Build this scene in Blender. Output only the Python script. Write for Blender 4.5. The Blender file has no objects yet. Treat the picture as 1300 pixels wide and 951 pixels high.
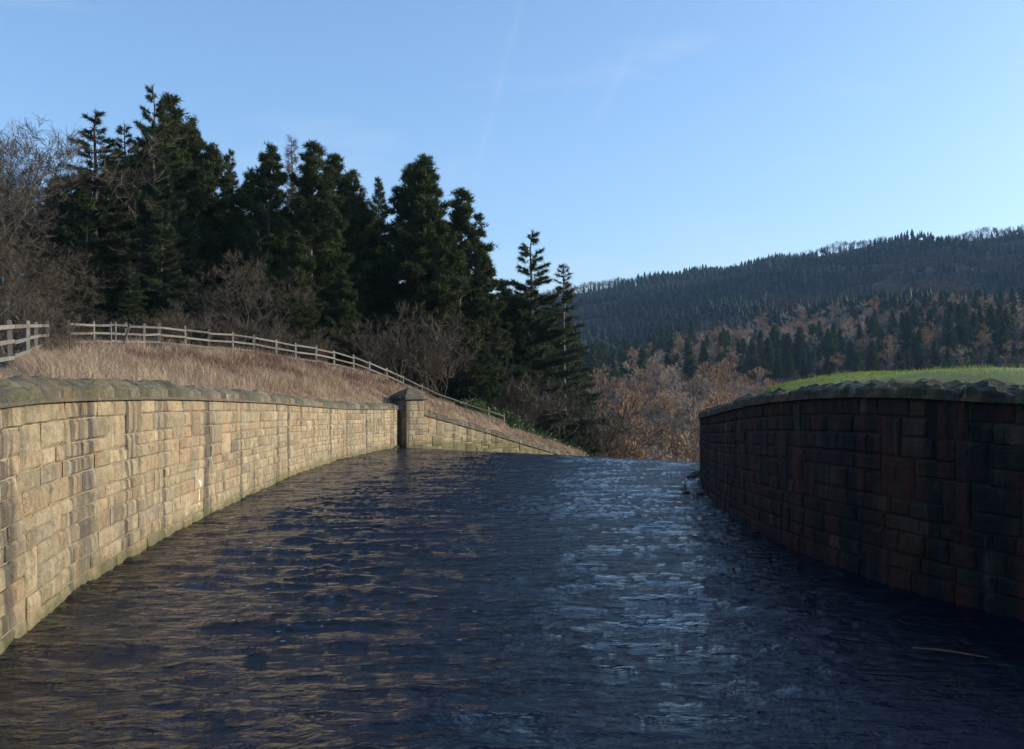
import bpy, math, random
import numpy as np
from mathutils import Vector, Matrix
R = math.radians
sc = bpy.context.scene
col = sc.collection
# ---------------------------------------------------------------- camera, sky, sun
EYE = 3.0
F = 1264.0                      # focal length in photograph pixels
HY = 505.0                      # image row of the horizon
cam_d = bpy.data.cameras.new("camera"); cam = bpy.data.objects.new("camera", cam_d); col.objects.link(cam)
cam.location = (0, 0, EYE); cam.rotation_euler = (R(90), 0, 0)
cam_d.sensor_width = 36.0; cam_d.lens = 35.0
cam_d.shift_y = (HY - 475.5) / 1300.0
cam_d.clip_start = 0.1; cam_d.clip_end = 20000
sc.camera = cam
SUN_EL = R(17); SUNH = Vector((math.sin(R(80)), math.cos(R(80)), 0)).normalized()
SUNV = Vector((SUNH.x*math.cos(SUN_EL), SUNH.y*math.cos(SUN_EL), math.sin(SUN_EL)))
w = bpy.data.worlds.new("World"); sc.world = w; w.use_nodes = True
nt = w.node_tree; nt.nodes.clear()
sky = nt.nodes.new('ShaderNodeTexSky'); sky.sky_type = 'NISHITA'; sky.sun_disc = False
sky.sun_elevation = SUN_EL; sky.sun_rotation = math.atan2(SUNH.x, SUNH.y)
sky.altitude = 200; sky.air_density = 1.0; sky.dust_density = 2.0; sky.ozone_density = 4.0
bg = nt.nodes.new('ShaderNodeBackground'); bg.inputs[1].default_value = 0.15
wo = nt.nodes.new('ShaderNodeOutputWorld')
# thin high wisps: stretched noise over the sky dome
tc = nt.nodes.new('ShaderNodeTexCoord'); mp = nt.nodes.new('ShaderNodeMapping')
mp.inputs['Scale'].default_value = (2.0, 2.0, 9.0); mp.inputs['Rotation'].default_value = (0, R(5), 0)
nz = nt.nodes.new('ShaderNodeTexNoise'); nz.inputs['Scale'].default_value = 2.2; nz.inputs['Detail'].default_value = 6; nz.inputs['Roughness'].default_value = .55
cr = nt.nodes.new('ShaderNodeValToRGB'); cr.color_ramp.elements[0].position = .56; cr.color_ramp.elements[1].position = .95
cr.color_ramp.elements[1].color = (.35, .35, .35, 1)
mx = nt.nodes.new('ShaderNodeMix'); mx.data_type = 'RGBA'
mx.inputs[7].default_value = (3.2, 3.3, 3.5, 1)
L = nt.links.new
def view_dir(x, y): return Vector((x-650, F, HY-y)).normalized()
def contrail(x0, y0, x1, y1, wd, gain, seed):
    a, b_ = view_dir(x0, y0), view_dir(x1, y1); nn = a.cross(b_).normalized(); mid = (a+b_).normalized(); span = (a-b_).length/2
    def vm(op, v):
        q = nt.nodes.new('ShaderNodeVectorMath'); q.operation = op; q.inputs[1].default_value = v; nt.links.new(tc.outputs['Generated'], q.inputs[0]); return q
    def mt(op, p, q, cl=False):
        m_ = nt.nodes.new('ShaderNodeMath'); m_.operation = op; m_.use_clamp = cl
        for i_, v in ((0, p), (1, q)):
            if isinstance(v, (int, float)): m_.inputs[i_].default_value = v
            else: nt.links.new(v, m_.inputs[i_])
        return m_.outputs[0]
    across = mt('SUBTRACT', 1.0, mt('DIVIDE', mt('ABSOLUTE', vm('DOT_PRODUCT', nn).outputs['Value'], 0), wd), True)
    along = mt('SUBTRACT', 1.0, mt('DIVIDE', vm('DISTANCE', mid).outputs['Value'], span*1.1), True)
    z_ = nt.nodes.new('ShaderNodeTexNoise'); z_.inputs['Scale'].default_value = 28; z_.inputs['Detail'].default_value = 5; nt.links.new(vm('ADD', (seed, 0, 0)).outputs[0], z_.inputs[0])
    nz_ = mt('MULTIPLY', mt('SUBTRACT', z_.outputs[0], .3, True), 3.0, True)
    return mt('MULTIPLY', mt('MULTIPLY', mt('MULTIPLY', across, across), mt('POWER', along, .6)), mt('MULTIPLY', nz_, gain))
_c = contrail(668, -20, 600, 235, .0075, .15, 1.0); _d = contrail(850, -20, 735, 190, .009, .10, 5.0)
_s = nt.nodes.new('ShaderNodeMath'); nt.links.new(_c, _s.inputs[0]); nt.links.new(_d, _s.inputs[1])
_s2 = nt.nodes.new('ShaderNodeMath'); nt.links.new(_s.outputs[0], _s2.inputs[0])
L(tc.outputs['Generated'], mp.inputs[0]); L(mp.outputs[0], nz.inputs[0]); L(nz.outputs[0], cr.inputs[0])
L(cr.outputs[0], _s2.inputs[1]); L(_s2.outputs[0], mx.inputs[0]); L(sky.outputs[0], mx.inputs[6]); L(mx.outputs[2], bg.inputs[0]); L(bg.outputs[0], wo.inputs[0])
sd = bpy.data.lights.new("sun", 'SUN'); sd.energy = 3.05; sd.angle = R(.5); sd.color = (1.0, .88, .72)
so = bpy.data.objects.new("sun", sd); col.objects.link(so)
so.rotation_euler = SUNV.to_track_quat('Z', 'Y').to_euler(); so.location = (60, -30, 40)
vs = sc.view_settings; vs.view_transform = 'Standard'; vs.look = 'None'; vs.gamma = 1; vs.use_curve_mapping = False
vs.exposure = 0.95
sc.cycles.max_bounces = 5; sc.cycles.transparent_max_bounces = 6
sc.cycles.volume_bounces = 0; sc.cycles.diffuse_bounces = 2; sc.cycles.glossy_bounces = 3

# ---------------------------------------------------------------- helpers
rng = np.random.default_rng(7); rnd = random.Random(7)
def PX(x, Y): return (x - 650.0) * Y / F            # sideways position of image column x at distance Y
def PZ(y, Y): return EYE + (HY - y) * Y / F         # height of image row y at distance Y
def hash2(ix, iy, seed):
    h = (ix.astype(np.int64)*374761393 + iy.astype(np.int64)*668265263 + seed*1442695041) & 0xffffffff
    h = ((h ^ (h >> 13)) * 1274126177) & 0xffffffff
    return ((h ^ (h >> 16)) & 0xffffff) / float(0xffffff)
def vnoise(x, y, seed=0):
    x = np.asarray(x, float); y = np.asarray(y, float)
    ix = np.floor(x); iy = np.floor(y); fx = x-ix; fy = y-iy
    fx = fx*fx*fx*(fx*(fx*6-15)+10); fy = fy*fy*fy*(fy*(fy*6-15)+10)
    a = hash2(ix, iy, seed); b = hash2(ix+1, iy, seed); c = hash2(ix, iy+1, seed); d = hash2(ix+1, iy+1, seed)
    return (a*(1-fx)+b*fx)*(1-fy) + (c*(1-fx)+d*fx)*fy - .5
def fbm(x, y, seed=0, o=4):
    t = 0; a = 1.0
    for k in range(o):
        t = t + a*vnoise(x*2**k, y*2**k, seed+k*17); a *= .5
    return t
def np_mesh(name, V, faces, mats, mat_idx=None, smooth=False):
    """V (n,3); faces: list of int arrays (m,3) or (m,4)"""
    me = bpy.data.meshes.new(name); V = np.asarray(V, np.float32)
    faces = [np.asarray(f, np.int32) for f in faces if len(f)]
    nl = sum(f.size for f in faces); nf = sum(len(f) for f in faces)
    me.vertices.add(len(V)); me.vertices.foreach_set('co', V.ravel())
    me.loops.add(nl); me.loops.foreach_set('vertex_index', np.concatenate([f.ravel() for f in faces]))
    me.polygons.add(nf)
    tot = np.concatenate([np.full(len(f), f.shape[1], np.int32) for f in faces])
    st = np.concatenate([[0], np.cumsum(tot)[:-1]]).astype(np.int32)
    me.polygons.foreach_set('loop_start', st)
    if mat_idx is not None: me.polygons.foreach_set('material_index', np.asarray(mat_idx, np.int32))
    me.polygons.foreach_set('use_smooth', np.full(nf, smooth, bool))
    me.update(calc_edges=True); me.validate()
    for m in (mats if isinstance(mats, (list, tuple)) else [mats]): me.materials.append(m)
    return me
def link(name, me, parent=None, loc=None):
    o = bpy.data.objects.new(name, me); col.objects.link(o)
    if parent: o.parent = parent
    if loc is not None: o.location = loc
    return o
def tag(o, label=None, cat=None, group=None, kind=None):
    if label: o['label'] = label
    if cat: o['category'] = cat
    if group: o['group'] = group
    if kind: o['kind'] = kind
    return o
def empty(name, loc=(0, 0, 0)):
    o = bpy.data.objects.new(name, None); col.objects.link(o); o.location = loc; o.empty_display_size = .3; return o
def grid_faces(nr, nc):
    i = np.arange(nr-1)[:, None]*nc + np.arange(nc-1)[None, :]
    i = i.ravel(); return np.stack([i, i+1, i+nc+1, i+nc], 1)
# ---------------------------------------------------------------- materials
def newmat(name):
    m = bpy.data.materials.new(name); m.use_nodes = True
    n = m.node_tree; b = n.nodes['Principled BSDF']; return m, n, b
def N(n, t, **kw):
    nd = n.nodes.new('ShaderNode'+t)
    for k, v in kw.items():
        if k.startswith('i_'): nd.inputs[k[2:].replace('_', ' ')].default_value = v
        else: setattr(nd, k, v)
    return nd
def ramp(n, src, stops, interp='LINEAR'):
    r = N(n, 'ValToRGB'); r.color_ramp.interpolation = interp
    e = r.color_ramp.elements
    while len(e) < len(stops): e.new(.5)
    for k, (p, c) in enumerate(stops):
        e[k].position = p; e[k].color = (c, c, c, 1) if isinstance(c, (int, float)) else (*c, 1)
    n.links.new(src, r.inputs[0]); return r.outputs[0]
def mixc(n, fac, a, b, mode='MIX'):
    m = N(n, 'Mix', data_type='RGBA', blend_type=mode)
    for s, v in ((0, fac), (6, a), (7, b)):
        if isinstance(v, (int, float)): m.inputs[s].default_value = v
        elif isinstance(v, tuple): m.inputs[s].default_value = (*v, 1)
        else: n.links.new(v, m.inputs[s])
    return m.outputs[2]
def math_(n, op, a, b=0.0, clamp=False):
    m = N(n, 'Math', operation=op, use_clamp=clamp)
    for s, v in ((0, a), (1, b)):
        if isinstance(v, (int, float)): m.inputs[s].default_value = v
        else: n.links.new(v, m.inputs[s])
    return m.outputs[0]
def pos_noise(n, scale, detail=4, stretch=(1, 1, 1), rough=.55, seed=0.0, dist=0.0):
    g = N(n, 'NewGeometry'); m = N(n, 'Mapping'); m.inputs['Scale'].default_value = stretch; m.inputs['Location'].default_value = (seed, seed*1.7, seed*.3)
    t = N(n, 'TexNoise'); t.inputs['Scale'].default_value = scale; t.inputs['Detail'].default_value = detail; t.inputs['Roughness'].default_value = rough
    t.inputs['Distortion'].default_value = dist
    n.links.new(g.outputs['Position'], m.inputs[0]); n.links.new(m.outputs[0], t.inputs[0]); return t.outputs[0]
def bump(n, b, h, strength=.5, dist=.02):
    u = N(n, 'Bump'); u.inputs['Strength'].default_value = strength; u.inputs['Distance'].default_value = dist
    n.links.new(h, u.inputs['Height']); n.links.new(u.outputs[0], b.inputs['Normal'])
def rand_src(n):
    oi = N(n, 'ObjectInfo'); g = N(n, 'NewGeometry')
    return math_(n, 'FRACT', math_(n, 'ADD', oi.outputs['Random'], g.outputs['Random Per Island']))
def stone_mat(name, pal, streak=.75, moss=.5, red=False, algae=.6, green_top=False, lime=False):
    m, n, b = newmat(name)
    r = rand_src(n)
    base = ramp(n, r, pal, 'LINEAR')
    if not red and not green_top: base = mixc(n, .4, base, (.31, .27, .18))
    r2 = math_(n, 'FRACT', math_(n, 'MULTIPLY', r, 7.31))
    base = mixc(n, 1.0, base, ramp(n, r2, [(0, .78), (1, 1.12)]), 'MULTIPLY')
    gr = pos_noise(n, 6, 6, rough=.7)
    base = mixc(n, .9, base, ramp(n, gr, [(.25, .55), (.5, .95), (.75, 1.3)]), 'MULTIPLY')
    hue = pos_noise(n, 1.7, 3, seed=4)
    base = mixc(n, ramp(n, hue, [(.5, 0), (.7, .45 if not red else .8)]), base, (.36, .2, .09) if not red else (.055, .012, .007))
    # weather streaks run down the face from the coping
    st = pos_noise(n, 1.25 if not red else 1.5, 7, (1, 1, .07), .68, seed=9, dist=.3)
    st2 = pos_noise(n, 4.2, 3, (1, 1, .05), .6, seed=2)
    sm = mixc(n, .15, st, st2)
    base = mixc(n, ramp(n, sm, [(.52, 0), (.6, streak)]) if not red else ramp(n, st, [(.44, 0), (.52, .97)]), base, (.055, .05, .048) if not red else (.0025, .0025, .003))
    bl = pos_noise(n, 2.4, 6, (1, 1, .7), .7, seed=17, dist=.8)
    base = mixc(n, ramp(n, bl, [(.5, 0), (.64, .62)]), base, (.14, .13, .09) if not red else (.005, .006, .004))
    spk = pos_noise(n, 30, 4, rough=.75, seed=8)
    base = mixc(n, .85, base, ramp(n, spk, [(.3, .5), (.48, 1.0), (.7, 1.35)]), 'MULTIPLY')
    pale = pos_noise(n, 2.6, 4, (1, 1, .12), .6, seed=21)
    base = mixc(n, ramp(n, pale, [(.6, 0), (.72, .5)]), base, (.55, .47, .33) if not red else (.085, .08, .07))
    # green growth just above the water
    g = N(n, 'NewGeometry'); sp = N(n, 'SeparateXYZ'); n.links.new(g.outputs['Position'], sp.inputs[0])
    z = sp.outputs['Z']
    zz = math_(n, 'ADD', z, math_(n, 'MULTIPLY', math_(n, 'SUBTRACT', pos_noise(n, 2.0, 4, seed=5), .5), -.5))
    base = mixc(n, math_(n, 'MULTIPLY', ramp(n, zz, [(.06, 1), (.34, 0)]), algae), base, (.075, .085, .022))
    mo = pos_noise(n, 3.0, 6, rough=.65, seed=13)
    base = mixc(n, ramp(n, mo, [(.55, 0), (.68, moss)]), base, (.085, .095, .035))
    if green_top:
        base = mixc(n, ramp(n, pos_noise(n, 2.2, 7, rough=.7, seed=31), [(.5, 0), (.66, .6)]), base, (.085, .09, .032) if not 'dark' in name else (.04, .05, .015))
    if lime:
        dy = math_(n, 'ABSOLUTE', math_(n, 'SUBTRACT', sp.outputs['Y'], 24.4))
        nn = pos_noise(n, 5, 4, (1, 1, .4), rough=.8, seed=3)
        f = math_(n, 'MULTIPLY', math_(n, 'LESS_THAN', math_(n, 'ADD', dy, math_(n, 'MULTIPLY', nn, 1.0)), .53), ramp(n, z, [(.35, 0), (.4, 1), (.99, 1), (1, 0)]))
        base = mixc(n, f, base, (.75, .72, .68))
    n.links.new(base, b.inputs['Base Color'])
    b.inputs['Roughness'].default_value = .9 if not red else .75
    b.inputs['Specular IOR Level'].default_value = .25
    hb = pos_noise(n, 14, 8, rough=.7)
    bump(n, b, hb, 1.0, .06 if not green_top else .07)
    return m
PAL_L = [(0, (0.420, 0.328, 0.178)), (.2, (0.504, 0.395, 0.230)), (.38, (0.360, 0.294, 0.178)), (.5, (0.432, 0.288, 0.148)), (.6, (0.456, 0.373, 0.224)), (.76, (0.300, 0.254, 0.168)), (.9, (0.420, 0.322, 0.178)), (.97, (0.204, 0.164, 0.133)), (1, (0.372, 0.282, 0.163))]
PAL_R = [(0, (0.0616, 0.0123, 0.0071)), (.25, (0.0271, 0.0161, 0.0106)), (.42, (0.0750, 0.0148, 0.0071)), (.58, (0.0173, 0.0123, 0.0095)), (.74, (0.0432, 0.0321, 0.0178)), (.86, (0.0555, 0.0111, 0.0071)), (.95, (0.0678, 0.0556, 0.0333)), (1, (0.0247, 0.0148, 0.0106))]  # red staining, with the wall's shade also put into these low tones
PAL_C = [(0, (.1, .095, .06)), (.3, (.2, .18, .13)), (.5, (.11, .11, .06)), (.7, (.08, .075, .065)), (.85, (.26, .22, .16)), (1, (.13, .125, .08))]
M = {}
M['stoneL'] = stone_mat('tan_sandstone', PAL_L, .8, .35, lime=True)
M['stoneR'] = stone_mat('shaded_red_stained_sandstone', PAL_R, .97, .2, red=True, algae=0)
M['copeL'] = stone_mat('mossy_coping', PAL_C, .4, .6, algae=0, green_top=True)
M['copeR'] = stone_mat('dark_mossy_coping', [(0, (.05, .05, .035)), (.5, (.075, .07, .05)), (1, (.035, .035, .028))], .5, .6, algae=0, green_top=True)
def simple(name, stops, scale=3, rough=.9, bs=.4, bd=.02, stretch=(1, 1, 1), detail=5, objrand=0.0, spec=.25, seed=0.0, trans=0.0):
    m, n, b = newmat(name)
    s = pos_noise(n, scale, detail, stretch, seed=seed)
    if objrand:
        s = math_(n, 'ADD', math_(n, 'MULTIPLY', s, 1-objrand*.5), math_(n, 'MULTIPLY', math_(n, 'SUBTRACT', rand_src(n), .3), objrand), True)
    c = ramp(n, s, stops); n.links.new(c, b.inputs['Base Color'])
    b.inputs['Roughness'].default_value = rough; b.inputs['Specular IOR Level'].default_value = spec
    if trans:
        tr = N(n, 'BsdfTranslucent'); n.links.new(c, tr.inputs[0])
        ms = N(n, 'MixShader'); ms.inputs[0].default_value = trans
        out = n.nodes['Material Output']; n.links.new(b.outputs[0], ms.inputs[1]); n.links.new(tr.outputs[0], ms.inputs[2]); n.links.new(ms.outputs[0], out.inputs[0])
    if bs: bump(n, b, pos_noise(n, scale*5, 4, stretch), bs, bd)
    return m
M['mortarL'] = simple('pale_mortar', [(.3, (.2, .16, .11)), (.7, (.36, .3, .2))], 4)
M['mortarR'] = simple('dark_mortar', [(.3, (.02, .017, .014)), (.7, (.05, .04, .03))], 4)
M['soil'] = simple('dead_grass_ground', [(.3, (.1, .065, .045)), (.55, (.2, .135, .085)), (.75, (.27, .2, .12))], .8, detail=8)
M['floor'] = simple('woodland_floor', [(.35, (.02, .02, .012)), (.55, (.05, .04, .024)), (.7, (.09, .065, .035))], .07, detail=10, bs=0)
M['turf'] = simple('green_turf', [(.3, (.09, .13, .025)), (.55, (.16, .21, .04)), (.75, (.24, .26, .07))], .5, detail=8)
M['bladeG'] = simple('green_grass_blade', [(.3, (.13, .19, .03)), (.5, (.22, .29, .05)), (.8, (.4, .38, .13))], .9, objrand=.5, bs=0, trans=.25)
M['bladeD'] = simple('dry_grass_blade', [(.15, (.24, .15, .105)), (.35, (.38, .265, .175)), (.52, (.5, .385, .25)), (.8, (.64, .53, .35))], .35, objrand=.55, bs=0, trans=.2)
M['bramble'] = simple('bramble_stem', [(.2, (.13, .06, .05)), (.7, (.27, .15, .11))], 1, objrand=.6, bs=0)
M['timber'] = simple('weathered_timber', [(.3, (.1, .092, .076)), (.7, (.2, .185, .155))], 5, stretch=(1, 1, 1), objrand=.4)
M['bark'] = simple('conifer_bark', [(.3, (.07, .055, .045)), (.7, (.17, .135, .11))], 4, objrand=.4)
M['barkpale'] = simple('pale_bark', [(.3, (.16, .15, .13)), (.7, (.3, .27, .22))], 4, objrand=.3)
def needles(name, a, b_, c): return simple(name, [(.2, a), (.5, b_), (.85, c)], .55, .75, 0, objrand=.7, spec=.2, trans=.15)
M['pine'] = needles('pine_needles', (.024, .036, .012), (.05, .068, .02), (.1, .115, .035))
M['spruce'] = needles('spruce_needles', (.028, .042, .019), (.052, .07, .03), (.095, .11, .045))
M['twig'] = simple('grey_brown_twigs', [(.2, (.065, .052, .037)), (.8, (.145, .115, .08))], 1, objrand=.6, bs=0)
M['twigred'] = simple('russet_twigs', [(.2, (.24, .125, .065)), (.5, (.4, .24, .13)), (.9, (.52, .36, .2))], .06, objrand=.7, bs=0)
M['twigtan'] = simple('tan_twigs', [(.2, (.3, .215, .14)), (.9, (.55, .43, .3))], .06, objrand=.7, bs=0)
M['leaf'] = simple('shrub_leaves', [(.2, (.035, .07, .015)), (.8, (.12, .18, .04))], 1.5, .45, 0, objrand=.6, spec=.5, trans=.15)
M['farcon'] = needles('far_conifer_needles', (.008, .019, .015), (.013, .028, .02), (.02, .038, .025))
M['midcon'] = needles('mid_conifer_needles', (.035, .065, .035), (.07, .11, .05), (.13, .17, .07))
M['fartwig'] = simple('far_larch_twigs', [(.2, (.035, .024, .02)), (.5, (.075, .048, .036)), (.85, (.15, .095, .06))], .01, objrand=.7, bs=0)
M['fartwig2'] = simple('scrub_twigs', [(.3, (.06, .035, .022)), (.5, (.14, .085, .05)), (.8, (.25, .16, .09))], .05, objrand=.6, bs=0)
M['rock'] = simple('wet_dark_rock', [(.3, (.02, .018, .015)), (.7, (.06, .05, .04))], 6, .5)
M['reed'] = simple('dark_weed', [(.3, (.02, .022, .012)), (.7, (.05, .045, .025))], 6, .8, 0)
M['stick'] = simple('reddish_stick', [(.3, (.13, .06, .035)), (.7, (.22, .11, .06))], 6, .8, 0)
# water
m, n, b = newmat('flowing_water'); M['water'] = m
b.inputs['Base Color'].default_value = (.010, .008, .006, 1)
b.inputs['IOR'].default_value = 1.333; b.inputs['Specular IOR Level'].default_value = .45; b.inputs['Roughness'].default_value = .04
bedn = pos_noise(n, .9, 6, (1, .45, 1), .65, seed=6)
n.links.new(ramp(n, bedn, [(.35, (.0015, .0035, .009)), (.6, (.003, .006, .015)), (.78, (.007, .009, .013))]), b.inputs['Base Color'])
h1 = pos_noise(n, 6.5, 5, (.7, 1.1, 1), .62, dist=.4); h2 = pos_noise(n, 22, 3, (.5, 1, 1), .6, seed=3)
h0 = pos_noise(n, 2.6, 4, (.75, 1.3, 1), .55, seed=12, dist=.5)
hh = math_(n, 'ADD', math_(n, 'MULTIPLY', h0, .15), math_(n, 'ADD', math_(n, 'MULTIPLY', h1, .062), math_(n, 'MULTIPLY', h2, .010)))
bump(n, b, hh, 1.0, 1.0)

# ---------------------------------------------------------------- terrain height
CP = []
def cpt(x, Y, z): CP.append((PX(x, Y), Y, z))
FENCE = [(-60, 19, 3.3), (14, 25, 3.75), (34, 31, 4.3), (59, 39, 4.85), (87, 44, 5.2), (118.6, 46, 5.3), (140, 47, 5.38), (160, 48, 5.42), (182, 49, 5.45), (202, 50, 5.5), (235, 51.5, 5.45), (264.5, 53, 5.4),
         (295, 54.5, 5.38), (322, 56, 5.32), (350, 58, 5.2), (375, 60, 5.1), (401, 62, 5.0), (424, 64, 4.85), (449, 66, 4.6), (468, 68, 4.3), (491, 70, 3.85),
         (511, 72, 3.4), (536, 73, 2.75), (561, 74, 2.1), (591, 75, 1.5), (619.5, 76, .95), (640, 77, .5)]
for x, Y, z in FENCE[::2]: cpt(x, Y, z-.55)
for q in [(0, 60, 5.5), (0, 100, 6), (0, 200, 10), (200, 70, 5.0), (200, 100, 5), (200, 200, 8), (400, 75, 3.9), (400, 100, 3), (400, 200, 0), (512, 85, 1.8), (512, 110, .5), (512, 200, -5),
          (600, 88, -1), (600, 110, -2.5), (600, 200, -7), (700, 90, -5), (700, 120, -8), (700, 200, -9), (760, 260, -3), (760, 350, 5), (800, 60, -7), (800, 100, -10), (800, 150, -9.5), (800, 250, -2.5), (800, 350, 6),
          (900, 60, -7), (900, 100, -10), (900, 150, -9.5), (900, 250, -2.5), (900, 350, 7), (1000, 60, -6), (1000, 100, -9), (1000, 150, -9), (1000, 300, -3), (1000, 450, 22),
          (1150, 60, -3), (1150, 100, -7), (1150, 180, -8), (1150, 300, 0), (1150, 450, 26), (1300, 60, 0), (1300, 100, -4), (1300, 200, -6), (1300, 300, 2), (1300, 450, 30), (1600, 60, 0), (1600, 150, 0), (1600, 450, 40),
          (600, 400, 5), (400, 400, 10), (0, 500, 30), (760, 450, 12), (880, 450, 17),
          (760, 600, 22), (900, 600, 33), (1000, 600, 41), (1100, 600, 48), (1300, 600, 53), (1600, 600, 60), (760, 750, 30), (1000, 750, 46), (1300, 760, 56), (1600, 760, 70),
          (735, 1100, 88), (900, 1100, 115), (1000, 1100, 128), (1130, 1100, 138), (1300, 1100, 146), (1600, 1100, 160),
          (0, 1500, 120), (400, 1500, 125), (600, 1500, 133), (735, 1500, 153), (850, 1500, 172), (900, 1500, 177), (1000, 1500, 202), (1130, 1500, 233), (1300, 1500, 250), (1600, 1500, 340),
          (0, 2600, 120), (600, 2600, 165), (735, 2600, 170), (900, 2600, 185), (1300, 2600, 240), (1600, 2600, 260)]: cpt(*q)
for X, Y, z in [(-5, 12, -3), (0, 12, -3), (4, 12, -3), (-6, 30, -3), (0, 30, -3), (4, 30, -3), (-6, 45, -3), (0, 45, -3), (6, 42, -3.2), (-4, 58, -3.5), (2, 60, -6), (4, 70, -8), (8, 70, -8.5), (14, 14, 0), (16, 25, 1), (20, 35, 1), (25, 15, 2.5), (50, 20, 2),
                (-12, 14, 2.2), (-14, 25, 3), (-13, 40, 2.5), (-10.5, 55, 1.2), (-30, 20, 4), (-40, 45, 6), (0, -20, -3), (-20, -20, 2), (20, -20, 2), (-60, -60, 5), (60, -60, 5), (0, -200, 5), (-600, -600, 40), (600, -600, 60), (600, 0, 60), (1250, 1350, 400), (1650, 1400, 620), (1500, 1120, 470), (1900, 1250, 640), (1250, 830, 110), (1600, 700, 130), (1000, 500, 80), (-600, 0, 40),  # includes a high unseen ridge off to the right, added to shade the far hill
                (1500, 300, 120), (-1500, 300, 120), (0, -1500, 80), (0, 6000, 100), (6000, 3000, 100), (-6000, 3000, 100)]: CP.append((X, Y, z))
CP = np.array(CP)
def warp(X, Y):
    r = np.sqrt(X*X+Y*Y)+6.0
    return np.stack([X/r*7, Y/r*7, np.log(r)*2.2], -1)
_W = warp(CP[:, 0], CP[:, 1])
_D = np.linalg.norm(_W[:, None]-_W[None], axis=2)
_co = np.linalg.solve(np.block([[_D+np.eye(len(CP))*1e-3, np.ones((len(CP), 1))], [np.ones((1, len(CP))), np.zeros((1, 1))]]), np.append(CP[:, 2], 0))
def ground(X, Y):
    X = np.asarray(X, float); Y = np.asarray(Y, float); sh = X.shape
    w_ = warp(X.ravel(), Y.ravel()); out = np.empty(len(w_))
    for k in range(0, len(w_), 20000):
        out[k:k+20000] = np.linalg.norm(w_[k:k+20000, None]-_W[None], axis=2) @ _co[:-1] + _co[-1]
    r = np.sqrt(X.ravel()**2+Y.ravel()**2)
    out += fbm(X.ravel()/90, Y.ravel()/90, 3, 4)*np.clip((r-350)/500, 0, 1)*22
    return out.reshape(sh)
th = np.linspace(-math.pi, math.pi, 361); rr = np.concatenate([[0.5, 6], np.geomspace(12, 3200, 180)])
TH, RRR = np.meshgrid(th, rr); GX = RRR*np.sin(TH); GY = RRR*np.cos(TH)
GZ = ground(GX, GY)
me = np_mesh('terrain', np.stack([GX, GY, GZ], -1).reshape(-1, 3), [grid_faces(len(rr), len(th))[:, ::-1]], M['floor'], smooth=True)
tag(link('terrain', me), kind='structure')

# ---------------------------------------------------------------- walls
def smooth_path(pts, n=400):
    """pts (k,m): Catmull-Rom, returned evenly spaced in plan"""
    P = np.array(pts, float); P = np.vstack([2*P[0]-P[1], P, 2*P[-1]-P[-2]]); out = []
    for i in range(1, len(P)-2):
        t = np.linspace(0, 1, 40, endpoint=False)[:, None]
        out.append(.5*((2*P[i])+(-P[i-1]+P[i+1])*t+(2*P[i-1]-5*P[i]+4*P[i+1]-P[i+2])*t**2+(-P[i-1]+3*P[i]-3*P[i+1]+P[i+2])*t**3))
    out.append(P[-2][None]); Q = np.vstack(out)
    s = np.concatenate([[0], np.cumsum(np.linalg.norm(np.diff(Q[:, :2], axis=0), axis=1))])
    return s, Q
class Path:
    def __init__(self, pts, side):
        self.s, self.Q = smooth_path(pts); self.L = self.s[-1]; self.side = side   # side=+1: channel lies to the right of the walking direction
    def at(self, s): return np.array([np.interp(s, self.s, self.Q[:, k]) for k in range(self.Q.shape[1])])
    def frame(self, s):
        a = self.at(max(s-.3, 0)); b_ = self.at(min(s+.3, self.L)); t = (b_-a)[:2]; t /= np.linalg.norm(t)
        nrm = np.array([t[1], -t[0]])*self.side
        return self.at(s), t, nrm
# rows: X, Y, height of the underside of the coping
LEFT = Path([(-4.6, 6.5, 2.8), (-5.3, 9, 2.84), (-5.95, 11.56, 2.89), (-6.35, 13.35, 2.93), (-6.95, 16.7, 2.955), (-7.6, 23.1, 2.95), (-8.25, 34.2, 2.8), (-8.5, 41, 2.65), (-8.15, 50, 2.42), (-6.95, 60.2, 2.29)], 1)
FAR = Path([(-5.85, 61.6, 2.02), (-2.5, 66, .9), (1.0, 70.8, -.38), (4, 75, -1.45), (8, 80.5, -2.9), (13, 87, -4.6)], 1)
RIGHT = Path([(9.2, 7.5, 2.8), (7.9, 10.3, 2.87), (6.84, 13.26, 2.92), (6.12, 15.7, 3.0), (5.7, 18.3, 2.985), (5.5, 22.5, 2.83), (5.75, 28, 2.52), (6.5, 34, 2.3), (7.7, 40.5, 2.15), (9.1, 47, 1.9), (11.5, 54, 1.2), (15, 62, 0)], -1)
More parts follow.
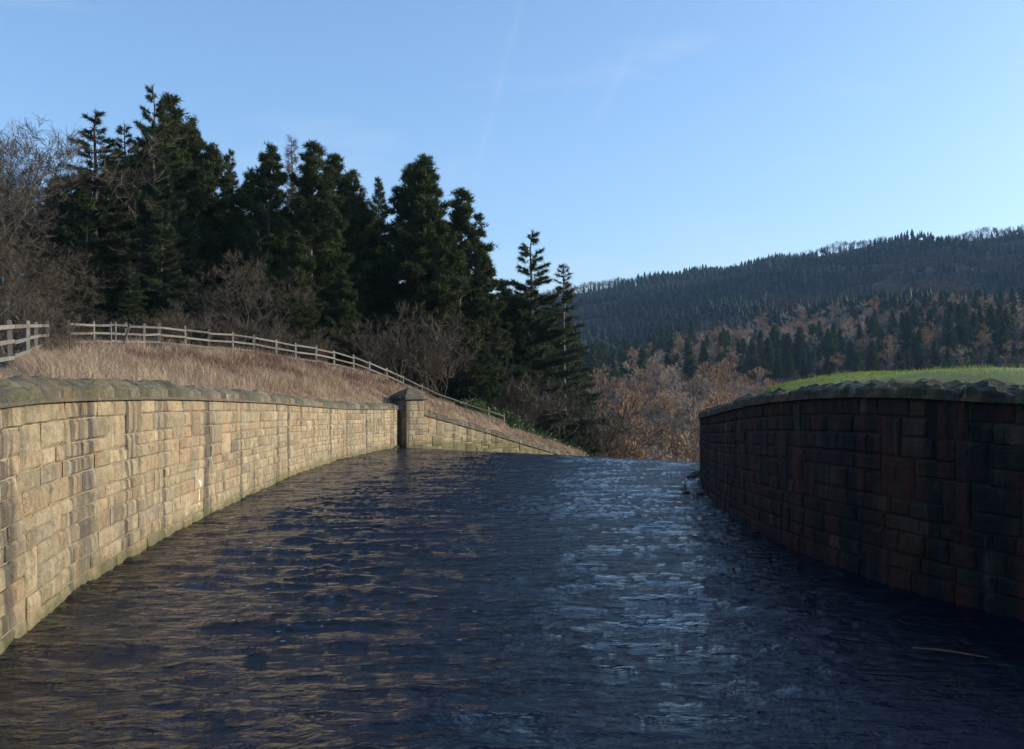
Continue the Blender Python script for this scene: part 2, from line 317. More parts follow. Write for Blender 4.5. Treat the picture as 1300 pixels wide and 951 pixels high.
def stone_variants(name, mat, k=14, pr=.035, seed=1):
    out = []; g = np.random.default_rng(seed)
    for i in range(k):
        nu, nv = 5, 4
        u = np.array([-.5, -.42+g.uniform(-.03, .03), g.uniform(-.08, .08), .42+g.uniform(-.03, .03), .5]); v = np.array([0, .14+g.uniform(-.05, .05), .82+g.uniform(-.05, .05), 1.])
        V = []
        for b_ in range(nv):
            for a in range(nu):
                edge = a in (0, nu-1) or b_ in (0, nv-1)
                uu = u[a]*(1-.02*g.random()); vv = .5+(v[b_]-.5)*(1-.03*g.random())
                corner = a in (0, nu-1) and b_ in (0, nv-1)
                V.append((uu*(.985 if corner else 1), -(.0 if edge else g.uniform(.4, 1.25)*pr), vv))
        Fq = [list(q) for q in grid_faces(nv, nu)]
        # skirt to the back
        ring = list(range(nu)) + [nu*r_+nu-1 for r_ in range(1, nv)] + [nu*(nv-1)+a for a in range(nu-2, -1, -1)] + [nu*r_ for r_ in range(nv-2, 0, -1)]
        base = len(V)
        for q in ring: V.append((V[q][0], .14, V[q][2]))
        m_ = len(ring)
        for q in range(m_): Fq.append([ring[(q+1) % m_], ring[q], base+q, base+(q+1) % m_])
        out.append((np.array(V), np.array(Fq)))
    return out
def layout(path, s0, s1, h_of, mean_h=.3, wr=(.45, 1.15), seed=1, zb=-.35, ztop=None):
    """random squared rubble: list of (s_mid, width, z0 fraction, z1 fraction)"""
    g = random.Random(seed); Hm = h_of; nC = max(3, round((Hm-zb)/mean_h))
    hs = np.array([g.uniform(.75, 1.3) for _ in range(nC)]); fr = np.concatenate([[0], np.cumsum(hs)/hs.sum()])
    block = [[] for _ in range(nC+1)]; res = []
    for k in range(nC):
        bl = sorted(block[k]); s = s0
        free = []
        for a, b_ in bl:
            if a-s > .02: free.append((s, a))
            s = max(s, b_)
        if s1-s > .02: free.append((s, s1))
        for a, b_ in free:
            cuts = [a]
            while b_-cuts[-1] > wr[1]*1.25: cuts.append(cuts[-1]+g.uniform(*wr))
            cuts.append(b_)
            for c0, c1 in zip(cuts[:-1], cuts[1:]):
                top = k+1
                if k < nC-1 and g.random() < .11 and c1-c0 > .4 and not any(not (c1 < x0 or c0 > x1) for x0, x1 in block[k+1]):
                    block[k+1].append((c0, c1)); top = k+2
                res.append(((c0+c1)/2, c1-c0, fr[k], fr[top]))
    return res
def build_wall(root, path, mats, mort, cope_mat, seed, zb=-.35, cam_cut=11.0, limit=300, wr=(.45, 1.15), cope_h=.36, saw=.07, back=.75, stone_name='stone', cope_len=(.55, .95), mean_h=.3, cope_split=True, smin=0):
    o0 = np.array(root.location)
    g = random.Random(seed)
    var = stone_variants('stone', mats, seed=seed); meshes = None
    lay = layout(path, 0, path.L, float(np.mean(path.Q[:, 2])), mean_h, wr, seed, zb)
    items = []
    for s, w_, f0, f1 in lay:
        p, t, nrm = path.frame(s); z0 = zb+(p[2]-zb)*f0; z1 = zb+(p[2]-zb)*f1
        dist = math.hypot(p[0], p[1]); cosv = abs(np.dot(nrm, p[:2]/dist))
        size = (z1-z0)*w_*(cosv+.05)/dist**2
        vis = p[1] > cam_cut and z1 > 0
        items.append((-(size if vis else size*1e-3), s, w_, z0, z1, p, t, nrm))
    items.sort(key=lambda q: q[0])
    VV = []; FF = []; off = 0; meshes = {}
    for i, (_, s, w_, z0, z1, p, t, nrm) in enumerate(items):
        k = g.randrange(len(var)); V, Fq = var[k]
        gap = .007; sx = w_-gap*2; sz = z1-z0-gap*2; sx *= 1 if g.random() < .5 else -1
        proud = g.uniform(-.008, .014)
        # local axes: x along wall, y into the wall (= -nrm), z up.
        if path.side > 0: ex = t
        else: ex = -t
        ey = -nrm
        if i < limit:
            key = (k, sx > 0)
            if k not in meshes: meshes[k] = np_mesh('stone', V, [Fq], mats)
            o = link(stone_name, meshes[k], root)
            mat = Matrix(((ex[0], ey[0], 0, p[0]+nrm[0]*proud-o0[0]), (ex[1], ey[1], 0, p[1]+nrm[1]*proud-o0[1]), (0, 0, 1, z0+gap-o0[2]), (0, 0, 0, 1))) @ Matrix.Diagonal((abs(sx), 1, sz, 1))
            o.matrix_local = mat
        else:
            a = abs(sx); Vw = np.empty_like(V)
            Vw[:, 0] = p[0]+ex[0]*V[:, 0]*a+ey[0]*V[:, 1]+nrm[0]*proud-o0[0]
            Vw[:, 1] = p[1]+ex[1]*V[:, 0]*a+ey[1]*V[:, 1]+nrm[1]*proud-o0[1]
            Vw[:, 2] = z0+gap+V[:, 2]*sz-o0[2]
            VV.append(Vw); FF.append(Fq+off); off += len(Vw)
    if VV:
        o = link('small_stones', np_mesh('small_stones', np.vstack(VV), [np.vstack(FF)], mats), root); o['kind'] = 'stuff'
    # mortar core, its face a little behind the stones
    ss = np.linspace(0, path.L, int(path.L/.5)+2); rows = []
    for s in ss:
        p, t, nrm = path.frame(s); f = p[:2]-nrm*.012; bk = p[:2]-nrm*back
        rows.append([(f[0], f[1], zb-.6), (f[0], f[1], p[2]-.002), (bk[0], bk[1], p[2]-.002), (bk[0], bk[1], zb-.6)])
    V = np.array(rows).reshape(-1, 3)-o0; nn_ = len(ss)
    fc = grid_faces(nn_, 4); fc = fc if path.side < 0 else fc[:, ::-1]
    link('wall_core', np_mesh('wall_core', V, [fc, np.array([[0, 1, 2, 3], [nn_*4-1, nn_*4-2, nn_*4-3, nn_*4-4]])], mort), root)
    # thin projecting string course under the coping, then rock-faced coping stones
    V = []
    for s in ss:
        p, t, nrm = path.frame(s); a = p[:2]+nrm*.10; b_ = p[:2]-nrm*.3; z = p[2]
        V += [(a[0], a[1], z), (a[0], a[1], z+.055), (b_[0], b_[1], z+.055), (b_[0], b_[1], z)]
    fc = np.vstack([grid_faces(nn_, 4), np.array([[i*4+3, i*4, i*4+4, i*4+7] for i in range(nn_-1)])]); fc = fc if path.side < 0 else fc[:, ::-1]
    link('ledge', np_mesh('ledge', np.array(V)-o0, [fc], cope_mat), root)
    s = 0; gg = np.random.default_rng(seed+5)
    while s < path.L-.2:
        ln = gg.uniform(*cope_len); ln = min(ln, path.L-s)
        hh_ = cope_h*gg.uniform(.82, 1.14); rise = saw*gg.uniform(.3, 1.5)
        nu = 8
        prof = [(.075, 0), (.085, .16), (.05, .2), (-.06, .25), (-.18, .31), (-.34, .36), (-.5, .34), (-.62, .2), (-.62, 0)]
        V = []
        for a in range(nu):
            sa = s+.018+(ln-.036)*a/(nu-1); p, t, nrm = path.frame(sa)
            for q, (dn, dz) in enumerate(prof):
                j = 0 if q in (0, 8) else gg.uniform(-.008, .008) if q < 3 else gg.uniform(-.033, .033)
                end = .03 if a in (0, nu-1) and 0 < q < 8 else 0
                k = dz/.36
                zz = .056+dz*hh_/.36+k*rise*(a/(nu-1)-.3)*(1 if dz > .15 else 0)+j*1.2*k-end
                V.append((p[0]+nrm[0]*(dn+j-end), p[1]+nrm[1]*(dn+j-end), p[2]+zz))
        npf = len(prof); fc = grid_faces(nu, npf); e0 = [[0, 1, 2, 8], [2, 3, 7, 8], [3, 4, 6, 7], ]
        tri = [[4, 5, 6]]; o_ = (nu-1)*npf
        e1 = [[q+o_ for q in r_][::-1] for r_ in e0]; t1 = [[q+o_ for q in r_][::-1] for r_ in tri]
        if path.side > 0: fc = fc[:, ::-1]; 
        ends = e0+e1; tris = tri+t1
        link('coping_stone', np_mesh('coping_stone', np.array(V)-o0, [fc, np.array(ends), np.array(tris)], cope_mat), root)
        s += ln
    return root
lw = tag(empty('retaining_wall', (-6, 12, 0)), 'long sunlit tan sandstone wall curving along the left side of the water', 'wall')
build_wall(lw, LEFT, M['stoneL'], M['mortarL'], M['copeL'], 3, cam_cut=10.5, mean_h=.265, wr=(.4, 1.15), cope_h=.28, saw=.10, cope_len=(.6, 1.15))
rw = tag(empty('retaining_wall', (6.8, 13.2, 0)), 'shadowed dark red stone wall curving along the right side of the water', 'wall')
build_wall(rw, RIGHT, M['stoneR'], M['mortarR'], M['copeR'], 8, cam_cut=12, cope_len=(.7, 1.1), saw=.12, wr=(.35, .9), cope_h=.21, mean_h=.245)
fw = tag(empty('retaining_wall', (-5.85, 61.6, 0)), 'short tan stone wall stepping down to the right beyond the stone pillar', 'wall')
build_wall(fw, FAR, M['stoneL'], M['mortarL'], M['copeL'], 5, zb=-6.5, cam_cut=10, limit=60, wr=(.7, 1.4), mean_h=.42, cope_h=.34)
# pillar at the corner
pr = tag(empty('stone_pillar', (-6.35, 61.2, 0)), 'square stone pillar with a broad pyramid cap where the sunlit wall turns', 'pillar')
pr.rotation_euler.z = R(42)
pv = stone_variants('s', M['stoneL'], 6, .03, 44); pm = [np_mesh('stone', V, [Fq], M['stoneL']) for V, Fq in pv]
hw = .66
V = [(sx*(hw-.03), sy*(hw-.03), z) for z in (-1.2, 2.86) for sx, sy in ((-1, -1), (1, -1), (1, 1), (-1, 1))]
link('pillar_core', np_mesh('pillar_core', V, [np.array([[0, 1, 5, 4], [1, 2, 6, 5], [2, 3, 7, 6], [3, 0, 4, 7], [4, 5, 6, 7]])], M['mortarL']), pr)
z = -.3; kk = 0
while z < 2.8:
    h = min(rnd.uniform(.28, .42), 2.86-z)
    if 2.86-z-h < .15: h = 2.86-z
    for f in range(4):
        ang = f*math.pi/2; sp_ = rnd.uniform(-.25, .25)
        for c0, c1 in ((-hw, sp_), (sp_, hw)):
            o = link('stone', rnd.choice(pm), pr)
            o.matrix_local = Matrix.Rotation(ang, 4, 'Z') @ Matrix.Translation(((c0+c1)/2, -hw, z+.01)) @ Matrix.Diagonal((c1-c0-.02, .6, h-.02, 1))
    z += h; kk += 1
V = []; cs = [(.78, 2.865), (.86, 2.9), (.86, 3.08), (.82, 3.12), (.42, 3.40), (.05, 3.6)]
for r_, z in cs:
    for sx, sy in ((-1, -1), (0, -1), (1, -1), (1, 0), (1, 1), (0, 1), (-1, 1), (-1, 0)):
        V.append((sx*r_*rnd.uniform(.98, 1.02), sy*r_*rnd.uniform(.98, 1.02), z+rnd.uniform(-.01, .01)))
fc = [[a*8+i, a*8+(i+1) % 8, a*8+8+(i+1) % 8, a*8+8+i] for a in range(len(cs)-1) for i in range(8)]
V.append((0, 0, 3.58)); V.append((0, 0, 2.865)); tr_ = [[40+i, 40+(i+1) % 8, 48] for i in range(8)]+[[(i+1) % 8, i, 49] for i in range(8)]
link('cap', np_mesh('cap', V, [np.array(fc), np.array(tr_)], M['copeL']), pr)

# ---------------------------------------------------------------- water and chute
def crestY(X): return 60-13.8*(X+6.5)/15.5
nc, nr = 360, 640
xs = np.linspace(-11, 13, nc); tt = np.linspace(0, 1, nr)
Yn = -4.0
U, T_ = np.meshgrid(xs, tt)
YC = crestY(U)
# spacing tied to distance
WY = 7.0*((YC+3+4)/7.0)**T_ - 7.0 + Yn
WY = Yn + (YC-Yn)*((np.exp(2.2*T_)-1)/(math.exp(2.2)-1))
amp = .9+.7*fbm(U/3, WY/6, 77, 2)
Zw = .036*amp*fbm(U/1.2, WY/.40, 11, 4) + .03*fbm(U/3.2, WY/1.5, 31, 2)*amp
q_ = WY/1.25+fbm(U/2.5, WY/3, 91, 3)*1.6; fr_ = q_-np.floor(q_); saw_ = np.where(fr_ < .82, fr_/.82, (1-fr_)/.18)
seg = np.clip(.5+fbm(U/1.8, np.floor(q_)*3.7, 93, 2)*2.2, 0, 1)
Zw += .045*saw_*seg*amp
rid = 1-np.abs(fbm(U/2.2, WY/.9, 51, 3))*2.2
Zw += .04*np.clip(rid, 0, 1)**3*amp
Zw *= np.clip((YC-WY)/1.5, .25, 1)
WV = np.stack([U, WY, Zw], -1)
ch = []                           # the chute beyond the crest
for k in range(1, 26):
    d = k*.6; ch.append(np.stack([xs+.25*d, crestY(xs)+.97*d, -.02*d*d-.1*d+.04*fbm(xs/.6, np.full(nc, d/.6), 5, 3)], -1))
WV = np.vstack([WV.reshape(-1, 3), np.array(ch).reshape(-1, 3)])
wat = link('water', np_mesh('water', WV, [grid_faces(nr+25, nc)], M['water'], smooth=True)); tag(wat, kind='structure')

# ---------------------------------------------------------------- left bank sheet
def fence_at(f):
    A = np.array([(PX(x, Y), Y, z) for x, Y, z in FENCE]); s = np.concatenate([[0], np.cumsum(np.linalg.norm(np.diff(A[:, :2], axis=0), axis=1))])
    return np.array([np.interp(f*s[-1], s, A[:, k]) for k in range(3)])
def bank_edge(f):                # just behind the coping, along left wall then far wall
    Lt = LEFT.L+FAR.L*.75; s = f*Lt
    if s < LEFT.L: p, t, nrm = LEFT.frame(s)
    else: p, t, nrm = FAR.frame(s-LEFT.L)
    return p[0]-nrm[0]*.5, p[1]-nrm[1]*.5, p[2]+.22
nb = 160; cols = 26; BV = []
for i in range(nb):
    f = i/(nb-1); a = np.array(bank_edge(f)); b_ = fence_at(f); d = b_[:2]-a[:2]; dn = d/np.linalg.norm(d)
    for j in range(cols):
        v = j/(cols-1)*1.6
        if v <= 1:
            p = a+(b_-a)*v; p[2] = a[2]+(b_[2]-a[2])*(v**float(np.interp(b_[1], [25, 42], [1.9, .8])))
        else:
            p = b_.copy(); p[:2] += dn*(v-1)*14
            gz = float(ground(p[0], p[1])); k = (v-1)/.6; p[2] = b_[2]*(1-k)+(gz-.3)*k
        BV.append(p)
BV = np.array(BV); BV[:, 2] += fbm(BV[:, 0]/1.6, BV[:, 1]/1.6, 9, 3)*.22*np.clip((np.arange(len(BV)) % cols)/4, 0, 1)
bank = link('bank', np_mesh('bank', BV, [grid_faces(nb, cols)[:, ::-1]], M['soil'], smooth=True)); tag(bank, kind='structure')
BG = BV.reshape(nb, cols, 3)
def bank_point(f, v):            # bilinear on the sheet; f 0..1, v 0..1.6
    a = f*(nb-1); i = np.clip(a.astype(int), 0, nb-2); a = (a-i)[:, None]; c = v/1.6*(cols-1); j = np.clip(c.astype(int), 0, cols-2); c = (c-j)[:, None]
    return BG[i, j]*(1-a)*(1-c)+BG[i+1, j]*a*(1-c)+BG[i, j+1]*(1-a)*c+BG[i+1, j+1]*a*c
def blades(P, hgt, wid, lean, mats, name, seg=2, seed=1):
    """curved blades: 2-segment strips (2 quads + tip)"""
    g = np.random.default_rng(seed); n_ = len(P); az = g.uniform(0, 2*np.pi, n_); d = np.stack([np.cos(az), np.sin(az), np.zeros(n_)], 1)
    az2 = az+g.uniform(.8, 2.3, n_); wv = np.stack([np.cos(az2), np.sin(az2), np.zeros(n_)], 1)*(wid[:, None]/2)
    up = np.array([0, 0, 1.0]); ln = lean[:, None]; h = hgt[:, None]
    p0 = P; p1 = P+up*h*.55+d*h*ln*.35; p2 = P+up*h*(1-.25*ln)+d*h*ln
    V = np.stack([p0-wv, p0+wv, p1+wv*.8, p1-wv*.8, p2], 1).reshape(-1, 3); i = np.arange(n_)*5
    return np_mesh(name, V, [np.stack([i, i+1, i+2, i+3], 1), np.stack([i+3, i+2, i+4], 1)], mats)
g = np.random.default_rng(21); n_ = 150000
f = g.uniform(0.06, 1, n_); v = g.uniform(0.0, 1.12, n_)
P = bank_point(f, v)
cl = fbm(P[:, 0]/1.1, P[:, 1]/1.1, 41, 3)
keep = g.random(n_) < np.clip(.62+cl*1.0, .15, 1); P = P[keep]; cl = cl[keep]; v_ = v[keep]
h = g.uniform(.16, .55, len(P))*np.clip(.95+cl*1.9, .35, 2.0)*np.clip(.45+v_*3, .45, 1)
h *= np.where(P[:, 1] > 60, .8, 1)*np.interp(650+F*P[:, 0]/P[:, 1], [25, 75], [.4, 1])
wid = np.clip(P[:, 1]/1264*.42, .008, .03)
o = link('dry_grass', blades(P, h, wid, g.uniform(.2, 1.1, len(P)), M['bladeD'], 'dry_grass')); tag(o, 'tangled dry brown grass covering the bank between the left wall and fence', 'grass', kind='stuff')
# bramble thicket: arching reddish stems near the fence corner
n_ = 26000; f = np.concatenate([g.normal(.48, .06, n_//2), g.uniform(.3, .85, n_-n_//2)]).clip(.1, .97); v = g.beta(3, 1.6, n_)*1.12
P = bank_point(f, v); cl = fbm(P[:, 0]/2.2, P[:, 1]/2.2, 61, 3); k = cl > .08; P = P[k]
h = g.uniform(.3, .85, len(P))
o = link('brambles', blades(P, h, np.clip(P[:, 1]/1264*.35, .008, .02), g.uniform(.5, 1.3, len(P)), M['bramble'], 'brambles', seed=5)); tag(o, 'reddish bare bramble stems tangled in the dry grass on the left bank', 'brambles', kind='stuff')

# ---------------------------------------------------------------- right mound
def mound_z(X, Y, zc, d):
    xi = 650+F*X/np.maximum(Y, 5)
    k = np.clip((xi-880)/120, 0, 1); k = k*k*(3-2*k)
    up = 1-np.exp(-np.maximum(d, 0)/4.5)
    zc = zc+(np.maximum(3.2, zc)-zc)*up*k
    return zc+up*(.12+.85*k)-.42*np.clip((xi-1090)/230, 0, 1.3)*up-np.maximum(d-17, 0)*.22-np.maximum(d-24, 0)*.2+fbm(X/3.5, Y/3.5, 71, 3)*.16*np.clip(d/3, 0, 1)
ns = 150; ds = np.concatenate([np.linspace(0, 20, 50), np.linspace(21, 60, 20)]); MV = []
SR = np.linspace(0, RIGHT.L, ns); edge = []
for s in SR:
    p, t, nrm = RIGHT.frame(s); edge.append((p[0]-nrm[0]*.52, p[1]-nrm[1]*.52, p[2]+.24, -nrm[0], -nrm[1]))
edge = np.array(edge)
# fan outwards in directions that never cross
dirx = np.linspace(.995, .55, ns); diry = np.linspace(-.10, .835, ns)
def mound_point(fi, d):
    q = fi*(ns-1)
    E = np.stack([np.interp(q, np.arange(ns), edge[:, k]) for k in range(3)], -1)
    dx = np.interp(q, np.arange(ns), dirx); dy = np.interp(q, np.arange(ns), diry)
    X = E[..., 0]+dx*d; Y = E[..., 1]+dy*d
    return np.stack([X, Y, mound_z(X, Y, E[..., 2], d)], -1)
FI, DD = np.meshgrid(np.linspace(0, 1, ns), ds, indexing='ij')
MV = mound_point(FI, DD).reshape(-1, 3)
o = link('grass_mound', np_mesh('grass_mound', MV, [grid_faces(ns, len(ds))], M['turf'], smooth=True)); tag(o, kind='structure')
n_ = 125000; P = mound_point(g.uniform(.05, .95, n_), 24*g.random(n_)**.8); k = (P[:, 1] > 9) & (P[:, 0]/P[:, 1] < .65); P = P[k]
cl = fbm(P[:, 0]/.8, P[:, 1]/.8, 15, 3)
h = g.uniform(.03, .085, len(P))*np.clip(1+cl*1.4, .4, 2)
tall = g.random(len(P)) < .008; h[tall] *= g.uniform(2, 4, tall.sum())
o = link('mound_grass', blades(P, h, np.clip(P[:, 1]/1264*.5, .008, .02), g.uniform(.2, 1, len(P)), M['bladeG'], 'mound_grass', seed=8)); tag(o, 'short bright green grass on the mound above the right wall', 'grass', kind='stuff')

# ---------------------------------------------------------------- fence
def box_mesh(name, mat, jit=.0, seed=0):
    g_ = random.Random(seed); V = [(x*.5*(1+g_.uniform(-jit, jit)), y*.5*(1+g_.uniform(-jit, jit)), z) for z in (0, .06, .94, 1) for x, y in ((-1, -1), (1, -1), (1, 1), (-1, 1))]
    for i in (0, 1, 2, 3, 12, 13, 14, 15): V[i] = (V[i][0]*.88, V[i][1]*.88, V[i][2])
    fc = [[a*4+i, a*4+(i+1) % 4, a*4+4+(i+1) % 4, a*4+4+i] for a in range(3) for i in range(4)]+[[3, 2, 1, 0], [12, 13, 14, 15]]
    return np_mesh(name, V, [np.array(fc)], mat)
posts = [box_mesh('post', M['timber'], .04, i) for i in range(4)]; rails = [box_mesh('rail', M['timber'], .05, i+9) for i in range(4)]
def orient(o, a, b_, wx, wy):     # unit box along z stretched from a to b
    d = Vector(b_)-Vector(a); q = d.to_track_quat('Z', 'X'); o.matrix_local = Matrix.Translation(a) @ q.to_matrix().to_4x4() @ Matrix.Diagonal((wx, wy, d.length, 1))
def fence(root, pts, hs, rail_z=(.28, .66, 1.04), thick={}):
    o0 = Vector(root.location); tops = []
    for i, (p, hgt) in enumerate(zip(pts, hs)):
        o = link('post', rnd.choice(posts), root); wdt = thick.get(i, .12); tilt = Vector((rnd.uniform(-.04, .04), rnd.uniform(-.04, .04), 0))
        a = Vector(p)-o0-Vector((0, 0, .35)); orient(o, a, a+Vector((0, 0, hgt+.35))+tilt, wdt, wdt)
    for i in range(len(pts)-1):
        a = Vector(pts[i])-o0; b_ = Vector(pts[i+1])-o0; d = (b_-a); nrm = Vector((d.y, -d.x, 0)).normalized()*.085
        for rz in rail_z:
            o = link('rail', rnd.choice(rails), root); j = rnd.uniform(-.03, .03)
            orient(o, a+nrm+Vector((0, 0, rz+j))-d*.01, b_+nrm+Vector((0, 0, rz+rnd.uniform(-.03, .03)))-d*.012, .10, .035)
def fpt(x, Y, z): return (PX(x, Y), Y, z)
near = [(-75, 18.5, 3.2), (-22, 22, 3.5), (14, 25, 3.75), (34, 31, 4.2), (45, 35, 4.5), (59, 39, 4.8)]
n1 = [fpt(*q) for q in near]
fr1 = tag(empty('wooden_fence', n1[0]), 'near run of three rail weathered wooden fence at the left edge', 'fence')
fence(fr1, n1, [1.2, 1.2, 1.2, 1.2, 1.15, 1.2])
longf = [q for q in FENCE if q[0] > 80]
# real spacing is about 1.8 m: add posts between the far ones
n2 = [fpt(*q) for q in longf]
fr2 = tag(empty('wooden_fence', n2[0]), 'long weathered wooden fence running along the bank and down past the pillar', 'fence')
fence(fr2, n2, [1.22+rnd.uniform(-.04, .06) for _ in n2], thick={5: .2, 9: .14})
o = link('post', posts[0], fr2); a = Vector(fpt(145.6, 47.2, 5.1))-fr2.location; orient(o, a, a+Vector((0, 0, 1.5)), .12, .12)
o = link('brace', rails[0], fr2); a = Vector(fpt(154, 47.6, 5.2))-fr2.location; orient(o, a, a+Vector((.42, 0, 1.35)), .09, .05)
a = fpt(89, 33, 3.6); o = link('thin_pole', box_mesh('thin_pole', M['twig'])); orient(o, a, (a[0]-.02, a[1], a[2]+1.75), .03, .03); tag(o, 'thin upright pole standing alone in the brambles by the fence gap', 'pole')

# ---------------------------------------------------------------- trees
def tube(pts, rad, sides=5):
    """pts (n,3), rad (n)"""
    pts = np.asarray(pts, float); rad = np.asarray(rad, float); n_ = len(pts)
    d = np.gradient(pts, axis=0); d /= np.linalg.norm(d, axis=1)[:, None]+1e-9
    ref = np.where(np.abs(d[:, 2:3]) > .9, np.array([[1., 0, 0]]), np.array([[0, 0, 1.]]))
    u = np.cross(d, ref); u /= np.linalg.norm(u, axis=1)[:, None]+1e-9; v = np.cross(d, u)
    a = np.arange(sides)*2*np.pi/sides
    V = pts[:, None]+rad[:, None, None]*(np.cos(a)[None, :, None]*u[:, None]+np.sin(a)[None, :, None]*v[:, None])
    i = (np.arange(n_-1)[:, None]*sides+np.arange(sides)[None]).ravel(); j = (np.arange(n_-1)[:, None]*sides+(np.arange(sides)[None]+1) % sides).ravel()
    return V.reshape(-1, 3), np.stack([i, j, j+sides, i+sides], 1)
class Acc:
    def __init__(self): self.V = []; self.Q = []; self.T = []; self.n = 0
    def add(self, V, Q=None, T=None):
        if Q is not None and len(Q): self.Q.append(np.asarray(Q)+self.n)
        if T is not None and len(T): self.T.append(np.asarray(T)+self.n)
        self.V.append(V); self.n += len(V)
    def mesh(self, name, mat, smooth=False):
        fs = ([np.vstack(self.Q)] if self.Q else [])+([np.vstack(self.T)] if self.T else [])
        return np_mesh(name, np.vstack(self.V), fs, mat, smooth=smooth)
def tri_blades(P, D, ln, wd, g_):
    """thin triangles from P along D"""
    side = np.cross(D, g_.normal(size=D.shape)); side /= np.linalg.norm(side, axis=1)[:, None]+1e-9
    V = np.stack([P-side*wd[:, None]/2, P+side*wd[:, None]/2, P+D*ln[:, None]], 1).reshape(-1, 3)
    i = np.arange(len(P))*3; return V, np.stack([i, i+1, i+2], 1)
def conifer(seed, H=20., Rm=3.4, kind='pine', z0=.12, dens=1.0, leaf=.34, wid=.075, ragged=.35, per=4, topsparse=0.0, dead=.0):
    leaf *= 1.2 if H > 19 else 1; wid *= .72 if H > 19 else 1; per += H > 19
    g_ = np.random.default_rng(seed); tr = Acc(); cr_ = Acc()
    nz_ = 14; zt = np.linspace(0, H, nz_); bend = np.cumsum(g_.normal(0, .05, (nz_, 2)), 0); bend -= bend[0]
    tp = np.column_stack([bend, zt]); rad = .26*(H/20)*(1-zt/H)**.8+.02
    tr.add(*tube(tp, rad, 6))
    z = H*z0
    while z < H-.15:
        tau = (z-H*z0)/(H-H*z0)
        if kind == 'pine': rp = (1-tau**1.7)**.85*(.66+.34*min(1, tau*4+.3))
        elif kind == 'spruce': rp = (1-tau)**.8*(.75+.25*min(1, tau*5))
        else: rp = (1-tau)**.65*.9
        step = (.42 if kind != 'pine' else .5)*(H/20)*(.6+.4*(1-tau)+.3*topsparse+.45*topsparse*(tau > .7))
        nb_ = g_.integers(4, 7) if tau < .9 else g_.integers(3, 5)
        for _ in range(nb_):
            Lb = Rm*rp*g_.uniform(1-ragged*1.4, 1+ragged*.45)+.18
            az = g_.uniform(0, 2*np.pi); zz = z+g_.uniform(-.15, .15)
            if kind == 'pine': el = g_.uniform(-.1, .35)+.55*tau; cv = .12
            elif kind == 'spruce': el = g_.uniform(-.3, .0)+.75*tau**1.5; cv = -.02+.18*(1-tau)*g_.random()
            else: el = g_.uniform(-.15, .2)+.5*tau; cv = .05
            c0 = np.array([np.interp(zz, zt, tp[:, 0]), np.interp(zz, zt, tp[:, 1]), min(zz, H-.1)])
            hd = np.array([np.cos(az), np.sin(az), 0])
            def bp(t): return c0+hd*(Lb*t*np.cos(el))[..., None]+np.array([0, 0, 1.])*(Lb*t*np.sin(el)+cv*Lb*t*t)[..., None]
            tsm = np.linspace(0, 1, 4); bpz = bp(tsm)
            tr.add(*tube(bpz, (.012+.018*Lb/3)*(1-tsm*.8)*1.1, 3))
            if g_.random() < dead*(1-tau): continue
            nS = int(dens*(Lb**1.35)*(26 if kind == 'pine' else 24)*(1-.45*topsparse*(tau > .8)))+4
            t = g_.random(nS)**.62; t = .12+.88*t if kind != 'pine' else .3+.72*t
            lat = np.array([-hd[1], hd[0], 0])
            wlat = (.42-.2*topsparse*(tau > .45))*Lb*(1.08-t)*np.where(t > .1, 1, .2)
            if kind == 'pine':   # foliage gathered into rounded clumps at shoot ends
                ncl = max(2, int(Lb*2.6)); ct = .35+.68*g_.random(ncl)**.7; cc = bp(ct)+lat*(g_.uniform(-1, 1, ncl)*.42*Lb*(1.1-ct))[:, None]+np.array([0, 0, 1.])*g_.uniform(0, .25, ncl)[:, None]
                idx = g_.integers(0, ncl, nS); P = cc[idx]+g_.normal(0, .13, (nS, 3))*np.array([1.2, 1.2, .8])
            else:
                lo = g_.uniform(-1, 1, nS); P = bp(t)+lat*(lo*wlat)[:, None]; P[:, 2] -= np.abs(lo)*wlat*.25+g_.random(nS)**2*.32*(1-tau)
            P = np.repeat(P, per, 0); k = len(P)
            D = hd*(.7 if kind != 'pine' else .45)+g_.normal(0, .55, (k, 3))+np.array([0, 0, (.55 if kind == 'pine' else -.12+.3*tau)])
            D /= np.linalg.norm(D, axis=1)[:, None]
            cr_.add(*[x for x in (tri_blades(P, D, g_.uniform(.6, 1.2, k)*leaf*(1-.35*topsparse*(tau > .55)), g_.uniform(.7, 1.3, k)*wid, g_))][:1], T=np.arange(k*3).reshape(-1, 3))
        z += step
    # leader shoot
    P = np.column_stack([np.full(30, tp[-1, 0]), np.full(30, tp[-1, 1]), H-g_.random(30)*.9]); D = g_.normal(0, .4, (30, 3))+np.array([0, 0, .9]); D /= np.linalg.norm(D, axis=1)[:, None]
    cr_.add(tri_blades(P, D, np.full(30, leaf*.8), np.full(30, wid), g_)[0], T=np.arange(90).reshape(-1, 3))
    return tr, cr_
